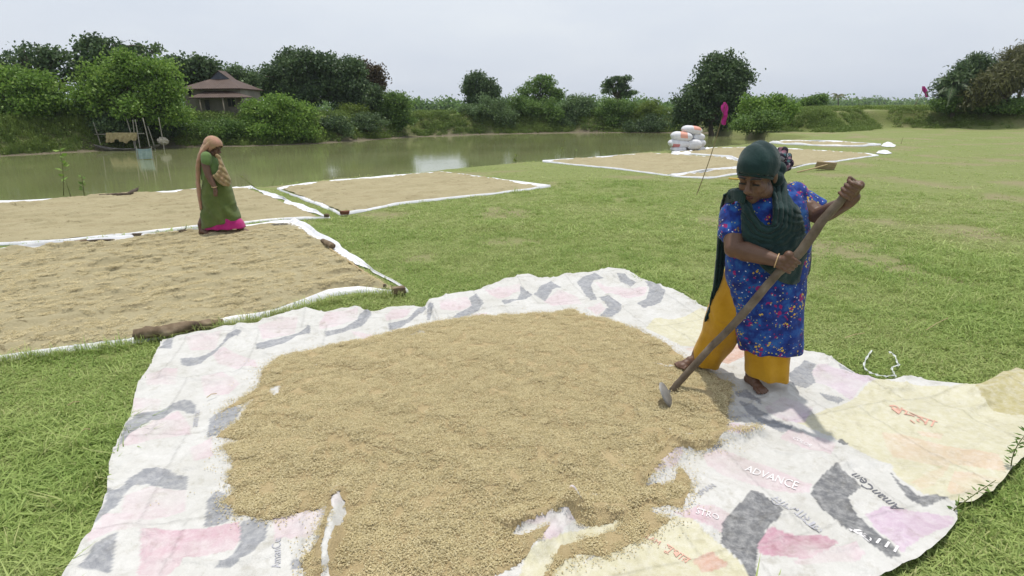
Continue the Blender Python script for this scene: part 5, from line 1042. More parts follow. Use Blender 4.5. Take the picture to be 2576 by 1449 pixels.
# plastic ribbon on the grass
R8 = lambda x, y: G(2079.6 + x * 0.23143, 805 + y * 0.23143, 0.045)
m_rib = nmat('clear plastic ribbon', [(0.3, (0.50, 0.53, 0.50)), (0.7, (0.68, 0.70, 0.68))], 20, 0.35, 0.5)
rib = empty('plastic_ribbon', R8(600, 500), 'crinkled strip of pale plastic ribbon on the grass right of the woman in blue', 'ribbon')
for P in ([(490, 330), (440, 400), (405, 490), (440, 550), (520, 590), (640, 612), (740, 600), (755, 622)], [(680, 345), (740, 390), (770, 470), (790, 490), (710, 515), (725, 570), (750, 615)]):
    L = smoothpath([R8(*p) for p in P], 4); V = []; F = []
    for i, p in enumerate(L):
        d = L[min(i + 1, len(L) - 1)] - L[max(i - 1, 0)]; s = np.array([-d[1], d[0], 0]); s /= np.linalg.norm(s) + 1e-9; w = 0.005 + 0.003 * math.sin(i * 1.9); tw = np.array([0, 0, 0.006 * math.sin(i * 2.3)]); V += [p - s * w - tw, p + [0, 0, 0.004], p + s * w + tw]
    for i in range(len(L) - 1): F += [(3 * i, 3 * i + 1, 3 * i + 4, 3 * i + 3), (3 * i + 1, 3 * i + 2, 3 * i + 5, 3 * i + 4)]
    obj('strip', V, F, m_rib, rib)
# straw lying about
ST = [(2125, 850, 2175, 838), (1890, 770, 1902, 768), (520, 1000, 545, 990), (170, 1020, 200, 1010), (205, 1085, 228, 1080), (2330, 830, 2385, 800)]
for i, (u0, v0, u1, v1) in enumerate(ST):
    a_, b_ = G(u0, v0, 0.05), G(u1, v1, 0.05); tag(MB().tube([a_, (a_ + b_) / 2 + [0, 0, 0.01], b_], 0.0028, 5).build('straw', m_bamboo), ['dry straw stalk on the grass near the plastic ribbon', 'short straw on the grass behind the woman in blue', 'straw stalk on the grass near the thick driftwood log', 'straw on the grass left of the sack tarpaulin', 'bent straw close to the left rim of the sack tarpaulin', 'long straw on the open grass beyond the plastic ribbon'][i], 'straw', 'straw stalks on the grass')
# ------------------------------------------------------------------ people
def remesh(name, mb, voxel, it, mat, parent, warp=None):
    """fuse the gathered closed shapes into one continuous skin"""
    me = bpy.data.meshes.new('tmp'); V = np.vstack(mb.V); me.from_pydata(V.tolist(), [], mb.F); o = bpy.data.objects.new('tmp', me); COL.objects.link(o)
    md = o.modifiers.new('r', 'REMESH'); md.mode = 'VOXEL'; md.voxel_size = voxel; md.adaptivity = 0
    if it: s = o.modifiers.new('s', 'SMOOTH'); s.factor = 0.5; s.iterations = it
    dg = bpy.context.evaluated_depsgraph_get(); dg.update(); m2 = bpy.data.meshes.new_from_object(o.evaluated_get(dg)); n = len(m2.vertices); co = np.zeros(n * 3); m2.vertices.foreach_get('co', co); co = co.reshape(-1, 3)
    no = np.zeros(n * 3); m2.vertex_normals.foreach_get('vector', no); no = no.reshape(-1, 3)
    F = [tuple(p.vertices) for p in m2.polygons]; bpy.data.objects.remove(o); bpy.data.meshes.remove(m2); bpy.data.meshes.remove(me)
    if warp is not None: co = warp(co, no)
    return obj(name, co, F, mat, parent, True)
def caps(mb, pts, rad, n=12):
    """sphere-ended tapering limb"""
    mb.tube(pts, rad, n); [mb.ell(p, r_, None, 10, 8) for p, r_ in zip(pts, rad)]
def loft(mb, rings, n=28, sq=0.85):
    """rings: centre, half width along x, half depth along y (rings may be tilted by dz across x)"""
    V = []
    for c, hw, hd, dz in rings:
        for j in range(n):
            a = 2 * math.pi * j / n; x = math.copysign(abs(math.cos(a)) ** sq, math.cos(a)); y = math.copysign(abs(math.sin(a)) ** sq, math.sin(a)); V.append((c[0] + hw * x, c[1] + hd * y, c[2] + dz * x))
    k = len(rings); F = [(i * n + j, i * n + (j + 1) % n, (i + 1) * n + (j + 1) % n, (i + 1) * n + j) for i in range(k - 1) for j in range(n)] + [tuple(range(n - 1, -1, -1)), tuple((k - 1) * n + j for j in range(n))]
    mb.add(V, F)
def grip(mb, c, ax, toward, rh, s=1.0, thumb=1, sweep=4.3):
    """closed hand round a pole: palm, four fingers bent round it, thumb across"""
    ax = ax / np.linalg.norm(ax); p = toward - ax * np.dot(toward, ax); p /= np.linalg.norm(p); q = np.cross(ax, p) * thumb
    mb.tube([c + p * (rh + 0.013 * s) + ax * t_ * s for t_ in (-0.040, -0.015, 0.015, 0.038)], [0.017 * s, 0.022 * s, 0.023 * s, 0.019 * s], 10); 
    for t_ in (-0.03, 0, 0.03): mb.ell(c + p * (rh + 0.018 * s) + ax * t_ * s, 0.022 * s)
    for k, L in zip(range(4), (0.92, 1.0, 0.97, 0.85)):
        cc = c + ax * (1.5 - k) * 0.0205 * s; ang = np.linspace(0.25, sweep * L, 9); rr = rh + 0.009 * s
        pts = [cc + (rr + 0.003 * s * math.sin(i * 1.57)) * (math.cos(a_) * p + math.sin(a_) * q) for i, a_ in enumerate(ang)]; mb.tube(pts, list(np.linspace(0.0098, 0.0078, 9) * s), 8); mb.ell(pts[-1], 0.008 * s, None, 8, 6); mb.ell(pts[2], 0.0112 * s, None, 8, 6)
    ang = np.linspace(-0.2, -2.4, 7); pts = [c + ax * (0.030 + 0.012 * i / 6) * s + (rh + 0.010 * s) * (math.cos(a_) * p + math.sin(a_) * q) for i, a_ in enumerate(ang)]; mb.tube(pts, list(np.linspace(0.0125, 0.009, 7) * s), 8); mb.ell(pts[-1], 0.0092 * s, None, 8, 6)
def foot(mb, heel, toe, s=1.0, up=0.09):
    """heel, instep, ball and five toes, flat on the ground"""
    d = toe - heel; L = np.linalg.norm(d); d = d / L; sd = np.array([-d[1], d[0], 0]); z0 = heel[2]
    for t_, r_, h in [(0.10, .030, .030), (0.28, .031, .045), (0.45, .031, .040), (0.62, .033, .030), (0.76, .036, .022)]:
        c = heel + d * L * t_; mb.ell((c[0], c[1], z0 + h * 0.8 * s), (r_ * s * 1.15, r_ * s, h * s), (0, 0, math.atan2(d[1], d[0])), 12, 8)
    for k, (o_, l_, r_) in enumerate([(-.034, .96, .0125), (-.013, 1.0, .0095), (.005, .98, .009), (.021, .94, .0085), (.036, .88, .008)]):
        a = heel + d * L * 0.72 + sd * o_ * 0.9 * s; b_ = heel + d * L * l_ + sd * o_ * 1.1 * s; a[2] = z0 + 0.017 * s; b_[2] = z0 + r_ * s * 0.95; caps(mb, [a, (a + b_) / 2 + [0, 0, 0.004], b_], [r_ * s * 1.15, r_ * s, r_ * s * 0.95], 8)
def head(mb, C, f, s, h, k):
    Q = lambda a, b_, c: C + (s * a + f * b_ + h * c) * k
    R = np.column_stack([s, f, h])
    E = lambda p, r_: mb.ell(Q(*p), np.array(r_) * k, R, 18, 12)
    E((0, -.012, .030), (.077, .098, .096)); E((0, .030, -.045), (.060, .062, .080)); E((0, .060, -.098), (.030, .030, .026)); E((0, .062, .035), (.058, .030, .040))
    for a in (-1, 1):
        E((a * .034, .056, -.035), (.028, .030, .034)); E((a * .032, .076, .000), (.017, .013, .013)); E((a * .080, -.012, -.012), (.010, .021, .033)); E((a * .012, .102, -.040), (.010, .011, .009)); E((a * .045, .015, -.075), (.028, .045, .035))
        mb.tube([Q(a * .008, .086, .022), Q(a * .03, .088, .024), Q(a * .052, .072, .016)], [.010 * k, .011 * k, .009 * k], 8)
    mb.tube([Q(0, .085, .018), Q(0, .100, -.010), Q(0, .114, -.036)], [.008 * k, .010 * k, .014 * k], 10); E((0, .112, -.037), (.013, .012, .011))
    E((0, .082, -.068), (.026, .014, .014)); E((0, .080, -.086), (.022, .012, .010))
    return Q, R
def skin_mat(name, lo, hi):
    m, t, b = nodes(name); v = coordn(t); n = noisen(t, v, 9, 5, 0.6); t.links.new(rampn(t, n, [(0.3, lo), (0.7, hi)]), b.inputs['Base Color']); setp(b, 0.5, 0.4)
    b.inputs['Subsurface Weight'].default_value = 0.06; b.inputs['Subsurface Radius'].default_value = (0.01, 0.004, 0.002); bumpn(t, b, noisen(t, v, 90, 3), 0.1, 0.003); return m
def cloth_mat(name, lo, hi, rough=0.85, scale=7, wave=0.35):
    m, t, b = nodes(name); v = coordn(t); n = noisen(t, v, scale, 4, 0.6); t.links.new(rampn(t, n, [(0.3, lo), (0.7, hi)]), b.inputs['Base Color']); setp(b, rough, 0.15)
    b.inputs['Sheen Weight'].default_value = 0.15; bumpn(t, b, mathn(t, 'ADD', noisen(t, v, 24, 4, 0.6, 0.6), mathn(t, 'MULTIPLY', noisen(t, v, 420, 2), 0.15)), wave, 0.012); return m
m_skin = skin_mat('brown skin', (0.100, 0.052, 0.032), (0.150, 0.082, 0.053)); m_feat = skin_mat('lips', (0.075, 0.026, 0.020), (0.10, 0.038, 0.030)); m_hair = nmat('black hair', [(0.3, (0.008, 0.007, 0.007)), (0.7, (0.02, 0.018, 0.017))], 40, 0.45, 0.4)
m_gold = nmat('thin gold bangle', [(0.3, (0.50, 0.33, 0.16)), (0.7, (0.62, 0.44, 0.24))], 10, 0.35, 0.6)

# ---- floral print
m_floral, t, b = nodes('blue floral cotton'); v = coordn(t)
base_c = rampn(t, noisen(t, v, 16, 4, 0.6), [(0.35, (0.008, 0.016, 0.115)), (0.50, (0.012, 0.040, 0.230)), (0.66, (0.022, 0.105, 0.340))])
def spots(scale, rad, cells, seed, smooth=0.0):
    vv = coordn(t, 'Object', (1, 1, 1)); vo = t.nodes.new('ShaderNodeTexVoronoi'); vo.inputs['Scale'].default_value = scale; vo.inputs['Randomness'].default_value = 0.95; add = t.nodes.new('ShaderNodeVectorMath'); add.operation = 'ADD'; add.inputs[1].default_value = (seed, seed * 1.7, seed * 0.3)
    dn = t.nodes.new('ShaderNodeVectorMath'); dn.operation = 'ADD'; nn = t.nodes.new('ShaderNodeTexNoise'); nn.inputs['Scale'].default_value = 60; sb = t.nodes.new('ShaderNodeVectorMath'); sb.operation = 'SCALE'; sb.inputs['Scale'].default_value = 0.014
    t.links.new(vv, nn.inputs['Vector']); t.links.new(nn.outputs['Color'], sb.inputs[0]); t.links.new(vv, dn.inputs[0]); t.links.new(sb.outputs[0], dn.inputs[1]); t.links.new(dn.outputs[0], add.inputs[0]); t.links.new(add.outputs[0], vo.inputs['Vector'])
    sx = t.nodes.new('ShaderNodeSeparateXYZ'); t.links.new(vo.outputs['Color'], sx.inputs[0]); m1 = mathn(t, 'LESS_THAN', vo.outputs['Distance'], rad); m2 = mathn(t, 'LESS_THAN', sx.outputs[0], cells); return mathn(t, 'MULTIPLY', m1, m2)
clus = spots(13, 0.40, 0.62, 2.2); clus2 = spots(15, 0.42, 0.6, 6.1)
c = mixn(t, mathn(t, 'MULTIPLY', clus2, mathn(t, 'MULTIPLY', spots(34, 0.50, 0.75, 3.1), 0.85)), base_c, (0.30, 0.010, 0.105)); c = mixn(t, spots(56, 0.34, 0.10, 7.7), c, (0.24, 0.02, 0.10))
c = mixn(t, mathn(t, 'MULTIPLY', clus, spots(58, 0.42, 0.62, 1.3)), c, (0.58, 0.40, 0.045)); c = mixn(t, spots(80, 0.32, 0.10, 4.9), c, (0.40, 0.42, 0.09)); c = mixn(t, spots(64, 0.24, 0.10, 9.3), c, (0.60, 0.64, 0.74))
t.links.new(c, b.inputs['Base Color']); setp(b, 0.8, 0.2); b.inputs['Sheen Weight'].default_value = 0.1; bumpn(t, b, noisen(t, v, 18, 4, 0.6, 0.5), 0.3, 0.015)
m_mustard = cloth_mat('mustard cotton', (0.42, 0.215, 0.010), (0.54, 0.30, 0.022)); m_teal = cloth_mat('dark bottle green shawl', (0.0085, 0.024, 0.024), (0.018, 0.045, 0.043), 0.8, 9, 0.5)

# ================= woman in blue, raking
F0 = G(1900, 987, 0.045); YW = F0[1] + 0.12; KX = 0.00245
Wp = lambda u, v, dy=0.0: AT(u, v, YW + dy)
woman = empty('person', (F0[0], F0[1], 0.03), 'person in blue floral tunic, mustard trousers and dark green headscarf, raking the heap', 'person')
# pole geometry (the hoe itself is a thing of its own)
hp = [(2152, 457), (2131, 482), (2110, 511), (2068, 557), (2018, 628), (1985, 662), (1956, 688), (1915, 735), (1860, 800), (1790, 872), (1721, 948), (1690, 982)]
hv = np.array([q[1] for q in hp], float); hfrac = (982 - hv) / (982 - 457); Ylow = G(1690, 985, 0.06)[1]; Yhigh = YW - 0.44
HP = [AT(u, v, Ylow + (Yhigh - Ylow) * fr) for (u, v), fr in zip(hp, hfrac)]
rows = [(505, 1850, 2020, .095, -.05), (530, 1832, 2030, .115, -.05), (570, 1832, 2034, .130, -.05), (610, 1834, 2036, .136, -.05), (660, 1826, 2032, .142, -.04), (700, 1826, 2024, .150, -.03), (760, 1834, 2020, .165, -.02), (820, 1844, 2020, .155, -.01), (874, 1852, 2021, .150, .0)]
def front(u, v, out=0.02):
    vv = [r_[0] for r_ in rows]; uL = np.interp(v, vv, [r_[1] for r_ in rows]); uR = np.interp(v, vv, [r_[2] for r_ in rows]); hd = np.interp(v, vv, [r_[3] for r_ in rows]); dy = np.interp(v, vv, [r_[4] for r_ in rows]); c = (uL + uR) / 2; hw = (uR - uL) / 2
    return AT(u, v, YW + dy - hd * math.sqrt(max(0.0, 1 - min(1, abs(u - c) / hw) ** 2.2)) - out)
# --- body
mb = MB(); f = np.array([-0.64, -0.66, -0.38]); f /= np.linalg.norm(f); hup = np.array([-0.10, -0.16, 1.0]); s_ax = np.cross(f, hup); s_ax /= np.linalg.norm(s_ax); h_ax = np.cross(s_ax, f); KH = 1.17
HC = Wp(1904, 438, -0.13); QH, RH = head(mb, HC, f, s_ax, h_ax, KH)
caps(mb, [QH(0, -.03, -.05), Wp(1925, 500, -.05), Wp(1935, 530, -.02)], [.055, .058, .065])
caps(mb, [Wp(1930, 560, 0), Wp(1930, 650, 0), Wp(1925, 740, 0.02)], [.11, .12, .12])
S1, E1, W1 = Wp(1850, 540, -.03), Wp(1846, 624, -.17), Wp(1952, 655, -.305); g1 = HP[5]; d1 = HP[4] - HP[6]
caps(mb, [S1, S1 * .45 + E1 * .55, E1, E1 * .72 + W1 * .28, E1 * .35 + W1 * .65, W1], [.066, .064, .056, .057, .047, .034], 14); caps(mb, [W1, g1 + (W1 - g1) * 0.42], [.033, .034], 12)
grip(mb, g1, d1, W1 - g1 + np.array([0, -0.03, 0.02]), .024, 1.15, 1, 4.0)
S2, E2, W2 = Wp(2003, 508, .03), Wp(2064, 543, -.12), Wp(2134, 508, -.40); g2 = HP[1] * 0.75 + HP[0] * 0.25 + (HP[1] - HP[2]) * 0.0; d2 = HP[0] - HP[2]
caps(mb, [S2, S2 * .5 + E2 * .5, E2, E2 * .6 + W2 * .4, W2], [.066, .062, .052, .047, .034], 14); wr = g2 + np.array([0.045, 0.03, -0.045]); caps(mb, [W2, wr], [.034, .035], 12)
grip(mb, g2, d2, np.array([0.07, 0.02, -0.02]), .019, 1.15, -1, 4.2)
# legs and feet
A2 = Wp(1897, 935, -.03); heel2 = G(1878, 958, 0.037); toe2 = G(1922, 992, 0.037); mid2 = heel2 + (toe2 - heel2) * .18
caps(mb, [Wp(1915, 740, 0), Wp(1915, 840, -.03), A2 + [0.0, 0, 0.05], np.array([mid2[0], mid2[1], 0.10])], [.075, .045, .036, .036]); foot(mb, heel2, toe2, 1.0)
heel1 = G(1758, 912, 0.075); toe1 = G(1706, 918, 0.085); mid1 = heel1 + (toe1 - heel1) * .15
caps(mb, [Wp(1880, 740, 0.05), Wp(1825, 830, .16), np.array([mid1[0] + 0.03, mid1[1], 0.22]), np.array([mid1[0], mid1[1], 0.13])], [.085, .06, .04, .036]); foot(mb, heel1 * [1, 1, 0] + [0, 0, .062], toe1 * [1, 1, 0] + [0, 0, .062], 1.0)
body = remesh('body', mb, 0.0042, 3, m_skin, woman)
E_ = lambda nm, p, r_, mt: MB().ell(QH(*p), np.array(r_) * KH, RH, 12, 8).build(nm, mt, body, True)
for a in (-1, 1):
    E_('eyelash', (a * .032, .0885, -.008), (.0185, .0045, .0042), m_hair)
    br = MB().tube(smoothpath([QH(a * .012, .100, .023), QH(a * .032, .100, .030), QH(a * .053, .083, .022)], 3), [.0046 * KH] * 7, 6).build('eyebrow', m_hair, body, True)
lp = MB(); lp.ell(QH(0, .0945, -.070), np.array((.022, .0075, .0058)) * KH, RH, 12, 8); lp.ell(QH(0, .0915, -.0815), np.array((.019, .0075, .0062)) * KH, RH, 12, 8); lp.build('lips', m_feat, body, True)
MB().ell(QH(.013, .1105, -.038), .0028, None, 8, 6).build('nose_stud', m_gold, body, True)
a1 = W1 + (g1 - W1) * 0.06; x_, y_, _ = frame(g1 - E1); ringp = [a1 + 0.0385 * (math.cos(t_) * x_ + math.sin(t_) * y_) for t_ in np.linspace(0, 2 * math.pi, 25)]
MB().tube(ringp, 0.0032, 6, False).build('bangle', m_gold, body, True)
# --- tunic
mb = MB(); loft(mb, [(Wp((l_ + r_) / 2, v_, dy), ((r_ - l_) / 2 - 4) * KX, hd, 0) for v_, l_, r_, hd, dy in rows[::-1]])
mb.ell(Wp(1932, 512, -.04), (.19, .105, .075), (0, -0.16, 0), 20, 12); mb.ell(Wp(1846, 538, -.03), .080); mb.ell(Wp(1998, 494, .02), .088); mb.ell(Wp(1965, 498, -.01), .085)
caps(mb, [Wp(1846, 540, -.03), Wp(1844, 584, -.085)], [.080, .080], 16); caps(mb, [Wp(2000, 500, .02), Wp(2046, 526, -.02)], [.088, .076], 16)
mb.tube([Wp(1845, 570, -.07), Wp(1843, 597, -.10)], [.078, .083], 16); mb.tube([Wp(2035, 520, -.01), Wp(2058, 534, -.04)], [.078, .080], 16)
def tunic_warp(co, no):
    z = co[:, 2]; lo = sstep((0.95 - z) / 0.6); ang = np.arctan2(co[:, 1] - YW, co[:, 0] - Wp(1930, 700)[0])
    w = 0.007 * lo * np.sin(ang * 6 + 2.5 * fbm(z * 2, ang, 5, 2)) + 0.010 * fbm(co[:, 0] * 9 + co[:, 1] * 6, z * 7, 8, 3); return co + no * w[:, None]
tunic = remesh('tunic', mb, 0.0075, 4, m_floral, woman, tunic_warp)
# --- trousers
mb = MB(); loft(mb, [(Wp(1929, 946, -.02) + [0, 0, .0], 54 * KX, .110, -0.018), (Wp(1931, 915, -.02), 56 * KX, .115, -.012), (Wp(1932, 872, -.02), 57 * KX, .117, 0), (Wp(1928, 800, 0), 58 * KX, .12, 0), (Wp(1925, 730, .01), 70 * KX, .12, 0)])
c0 = np.array([heel1[0], heel1[1], 0]); cuff = AT(1777, 908, heel1[1] + 0.0)
P_ = [Wp(1885, 715, .02), AT(1832, 790, YW + .10), AT(1806, 846, (YW + .12 + heel1[1]) / 2), cuff]
caps(mb, [P_[0], P_[1]], [.165, .132], 20); mb.tube(smoothpath(P_[1:], 5), list(np.interp(np.linspace(0, 1, 11), [0, .5, 1], [.132, .120, .098])), 20); mb.ell(P_[2], .108)
trous = remesh('trousers', mb, 0.0075, 4, m_mustard, woman, lambda co, no: co + no * (0.008 * fbm(co[:, 0] * 10 + co[:, 2] * 4, co[:, 2] * 5, 15, 3) + 0.006 * np.sin(co[:, 0] * 55 + co[:, 2] * 12))[:, None])
# --- shawl: cloth laid over the tunic's front, with folds that follow its inner edge
def panel(px, fn, step=2.6):
    P = np.array(px, float); x, y, q, rim = clipped_grid(dense(P, 4.0), step); d = pdist(x, y, P); return np.array([fn(a_, b_, c_) for a_, b_, c_ in zip(x, y, d)]), q, x, y
inner = np.array([(1874, 478), (1879, 493), (1899, 536), (1918, 561), (1932, 567), (1943, 560), (1947, 532), (1944, 500), (1940, 470)], float)
big = [(1831, 479), (1855, 473), (1874, 480)] + [tuple(p) for p in inner[1:]] + [(1945, 450), (1958, 446), (1972, 449), (1988, 488), (2016, 541), (2031, 585), (2039, 638), (2034, 687), (2017, 709), (1996, 715), (1967, 709), (1943, 693), (1914, 668), (1899, 643), (1880, 619), (1868, 590), (1866, 545), (1862, 512), (1850, 500), (1834, 500)]
big = [tuple(p) for p in smoothpath([np.array(p, float) for p in big + [big[0]]], 4)][:-1]
def shawl_pt(u, v, d):
    di = float(pdist(np.array([u]), np.array([v]), inner, False)[0]); nz_ = float(fbm(np.array([u * 0.03]), np.array([v * 0.03]), 700, 3)[0]); n2_ = float(fbm(np.array([u * 0.09]), np.array([v * 0.05]), 710, 3)[0])
    chest = math.exp(-(di / 48.0) ** 2); fo = chest * 0.008 * math.sin(di * 2 * math.pi / 13.0 + 3 * nz_)
    ang = math.atan2(v - 560, u - 2060); fo += (1 - chest) * (0.005 * math.sin(ang * 24 + 5 * nz_) + 0.002 * math.sin(ang * 50 + 9 * nz_)) + 0.005 * n2_
    p = front(u, v, 0.030 + 0.016 * sstep((v - 600) / 60) + fo + 0.012 * chest - 0.016 * (1 - sstep(d / 9)))
    if v < 525: p = AT(u, v, p[1] + (0.15 if u > 1900 else 0.05) * min(1.0, (525 - v) / 75.0))
    return p
V, q_, _, _ = panel(big, shawl_pt)
shawl = obj('shawl', V, q_, m_teal, woman, True); md = shawl.modifiers.new('thick', 'SOLIDIFY'); md.thickness = 0.007; md.offset = -1
tailp = [(1836, 480), (1820, 490), (1812, 522), (1807, 570), (1803, 640), (1796, 710), (1785, 768), (1775, 798), (1772, 812), (1784, 800), (1800, 762), (1815, 706), (1828, 640), (1832, 590), (1832, 540), (1842, 500)]
V, q_, _, _ = panel(tailp, lambda u, v, d: AT(u, v, YW + 0.05 + 0.012 * math.sin(u * 0.75 + v * 0.07) + 0.05 * sstep((v - 600) / 200) - 0.07 * (1 - sstep((v - 478) / 40))))
tl_ = obj('shawl_tail', V, q_, m_teal, woman, True); md = tl_.modifiers.new('thick', 'SOLIDIFY'); md.thickness = 0.008; md.offset = 0
mb = MB()
def strand(pts, r0, r1=None, k=5, n=8):
    P = smoothpath(pts, k); rr = list(np.linspace(r0, r1 if r1 else r0, len(P))); mb.tube(P, rr, n); mb.ell(P[0], rr[0], None, 8, 6); mb.ell(P[-1], rr[-1], None, 8, 6)
for k in range(5):      # gathered over the right shoulder
    strand([AT(1872 - k, 487 + 5 * k, YW - .165), AT(1852, 480 + 5 * k, YW - .11), AT(1836, 485 + 6 * k, YW - .03), AT(1825, 500 + 6 * k, YW + .05)], 0.014, 0.014)
remesh('shawl_shoulder', mb, 0.005, 2, m_teal, woman, lambda co, no: co + no * (0.005 * fbm(co[:, 0] * 18, co[:, 2] * 18, 33, 3))[:, None])
# --- headscarf: a cap cut to the hairline with a rolled edge
V, F = ellipsoid(np.zeros(3), (1, 1, 1), None, 48, 32); loc = V * [.085, .109, .104] + [0, -.016, .038]
cut = lambda P: P[:, 2] - (0.040 + (P[:, 1] - 0.085) * 0.62 * 1.0)      # forehead to nape
kv = cut(loc) > 0; F = [q for q in F if all(kv[i] for i in q)]; loc = loc * (1 + 0.020 * np.sin(loc[:, 1] * 95 + loc[:, 2] * 60 + 40 * loc[:, 0] + 2 * np.sin(loc[:, 2] * 30)))[:, None]
sc_v = HC + (loc @ RH.T) * KH; used = sorted({i for q in F for i in q}); rm = {i: n_ for n_, i in enumerate(used)}
scarf = obj('headscarf', sc_v[used], [tuple(rm[i] for i in q) for q in F], m_teal, woman, True)
md = scarf.modifiers.new('thick', 'SOLIDIFY'); md.thickness = 0.008; md.offset = 1
edge = []
for a_ in np.linspace(0, 2 * math.pi, 49):
    best = None
    for th in np.linspace(0.02, math.pi, 160):
        p = np.array([math.sin(th) * math.sin(a_) * .085, -.016 + math.sin(th) * math.cos(a_) * .109, .038 + math.cos(th) * .104])
        if cut(p[None])[0] <= 0: best = p; break
    if best is not None: edge.append(HC + (RH @ best) * KH)
MB().tube(edge, 0.0095, 8, False).build('rolled_edge', m_teal, scarf, True)
mb = MB()
mb.ell(QH(.0, -.115, .00), np.array((.05, .035, .06)) * KH, RH); mb.ell(Wp(1958, 425, -.03), .045); mb.ell(Wp(1950, 450, -.05), .05)
remesh('scarf_knot', mb, 0.006, 3, m_teal, woman)
m_scr, t, b = nodes('patterned hair tie'); vo = t.nodes.new('ShaderNodeTexVoronoi'); vo.inputs['Scale'].default_value = 55; t.links.new(coordn(t), vo.inputs['Vector']); sx = t.nodes.new('ShaderNodeSeparateXYZ'); t.links.new(vo.outputs['Color'], sx.inputs[0])
t.links.new(rampn(t, sx.outputs[0], [(0.0, (0.012, 0.012, 0.02)), (0.55, (0.03, 0.02, 0.04)), (0.66, (0.28, 0.12, 0.16)), (0.82, (0.02, 0.12, 0.13)), (1.0, (0.40, 0.32, 0.36))]), b.inputs['Base Color']); setp(b, 0.75, 0.2)
mb = MB(); rs = np.random.default_rng(3)
for u, v, r_ in [(1962, 384, .030), (1972, 380, .026), (1966, 396, .032), (1978, 398, .032), (1984, 412, .028), (1976, 418, .034), (1970, 408, .032), (1982, 422, .022)]: mb.ell(Wp(u, v, 0.02 + rs.normal(0, .01)), (r_ * rs.uniform(.85, 1.15), r_, r_ * rs.uniform(.85, 1.15)))
remesh('hair_tie', mb, 0.005, 2, m_scr, woman, lambda co, no: co + no * (0.006 * fbm(co[:, 0] * 40, co[:, 2] * 40, 44, 2))[:, None])

# ================= hoe
m_pole = nmat('worn wooden handle', [(0.3, (0.09, 0.068, 0.048)), (0.55, (0.155, 0.122, 0.09)), (0.75, (0.23, 0.19, 0.145))], 14, 0.65, 0.25, 0.35, 0.006, (1, 1, 1), 6)
hoe = empty('raking_hoe', HP[-1], 'long-handled hoe with thick wooden pole and round iron blade held by the woman in blue', 'hoe')
PH = smoothpath(HP, 5); V, F = rough_log(HP, [.015, .018, .021, .024, .024, .024, .023, .022, .022, .021, .021, .020], 14, 61, 0.22); obj('handle', V, F, m_pole, hoe, True)
m_iron = nmat('grey iron', [(0.3, (0.13, 0.125, 0.12)), (0.7, (0.26, 0.25, 0.23))], 12, 0.45, 0.5, 0.2, 0.004)
bl_b = G(1690, 1024, 0.055); bl_t = AT(1661, 962, bl_b[1] + 0.07); bc = (bl_b + bl_t) / 2; ax_h = PH[-1] - PH[-4]; ax_h /= np.linalg.norm(ax_h)
MB().tube([PH[-1] - ax_h * 0.01, PH[-1] + ax_h * 0.05], [.016, .012], 10).build('ferrule', m_iron, hoe, True)
mb = MB(); e1 = bl_b - bl_t; eL = np.linalg.norm(e1) / 2; e1 /= 2 * eL; e2 = np.array([0.18, 0.9, 0.25]); e2 -= e1 * (e2 @ e1); e2 /= np.linalg.norm(e2); nn = np.cross(e1, e2); V = []
for sgn in (1, -1):
    for i in range(5):
        for j in range(24):
            a_ = 2 * math.pi * j / 24; q = i / 4; V.append(bc + (e1 * math.cos(a_) * eL + e2 * math.sin(a_) * 0.075) * q + nn * (0.010 * (1 - q * q) + sgn * 0.003))
F = []
for sft in (0, 120):
    for i in range(4):
        for j in range(24): F.append(tuple(sft + k for k in (i * 24 + j, i * 24 + (j + 1) % 24, (i + 1) * 24 + (j + 1) % 24, (i + 1) * 24 + j)))
for j in range(24): F.append((96 + j, 96 + (j + 1) % 24, 120 + 96 + (j + 1) % 24, 120 + 96 + j))
obj('blade', V, F, m_iron, hoe, True)

# ================= woman in green sari, walking
m_sari = cloth_mat('olive green sari', (0.080, 0.112, 0.030), (0.130, 0.165, 0.050), 0.85, 5, 0.5); m_blouse = cloth_mat('green blouse', (0.10, 0.17, 0.055), (0.15, 0.23, 0.08)); m_mag = cloth_mat('magenta petticoat', (0.36, 0.02, 0.14), (0.48, 0.035, 0.20))
m_veil = cloth_mat('dusty peach patterned veil', (0.24, 0.19, 0.09), (0.47, 0.25, 0.19), 0.85, 11, 0.6)
FL = G(509, 589, 0.04); YG = FL[1] + 0.10; KG = (YG * cp + 0.9 * sp) / FPX; Vp = lambda u, v, dy=0.0: AT(u, v, YG + dy)
girl = empty('person', (FL[0], YG, 0.03), 'person in green sari with peach head veil, walking across the raked paddy', 'person')
mb = MB(); f2 = np.array([0.90, -0.12, -0.34]); f2 /= np.linalg.norm(f2); s2 = np.cross(f2, [0.05, 0, 1.0]); s2 /= np.linalg.norm(s2); h2 = np.cross(s2, f2); HG = Vp(537, 371, 0); QG, RG = head(mb, HG, f2, s2, h2, 1.0)
caps(mb, [QG(0, -.03, -.06), Vp(528, 392), Vp(527, 405)], [.05, .052, .06]); caps(mb, [Vp(528, 410), Vp(533, 440), Vp(537, 470)], [.11, .12, .13])
caps(mb, [Vp(519, 392, -.14), Vp(517, 415, -.17), Vp(524, 440, -.19), Vp(533, 458, -.20), Vp(540, 470, -.21)], [.058, .056, .048, .042, .03], 12)
hd_ = Vp(541, 477, -.21); mb.ell(hd_, (.030, .022, .045)); 
for k in range(4): a_ = hd_ + np.array([0.014 * (k - 1.5), -0.004, -0.030]); caps(mb, [a_, a_ + [0.002, -.008, -.035], a_ + [-.003, -.004, -.062]], [.0095, .009, .008], 8)
caps(mb, [hd_ + [.022, -.01, .01], hd_ + [.035, -.018, -.025], hd_ + [.030, -.02, -.05]], [.011, .010, .008], 8)
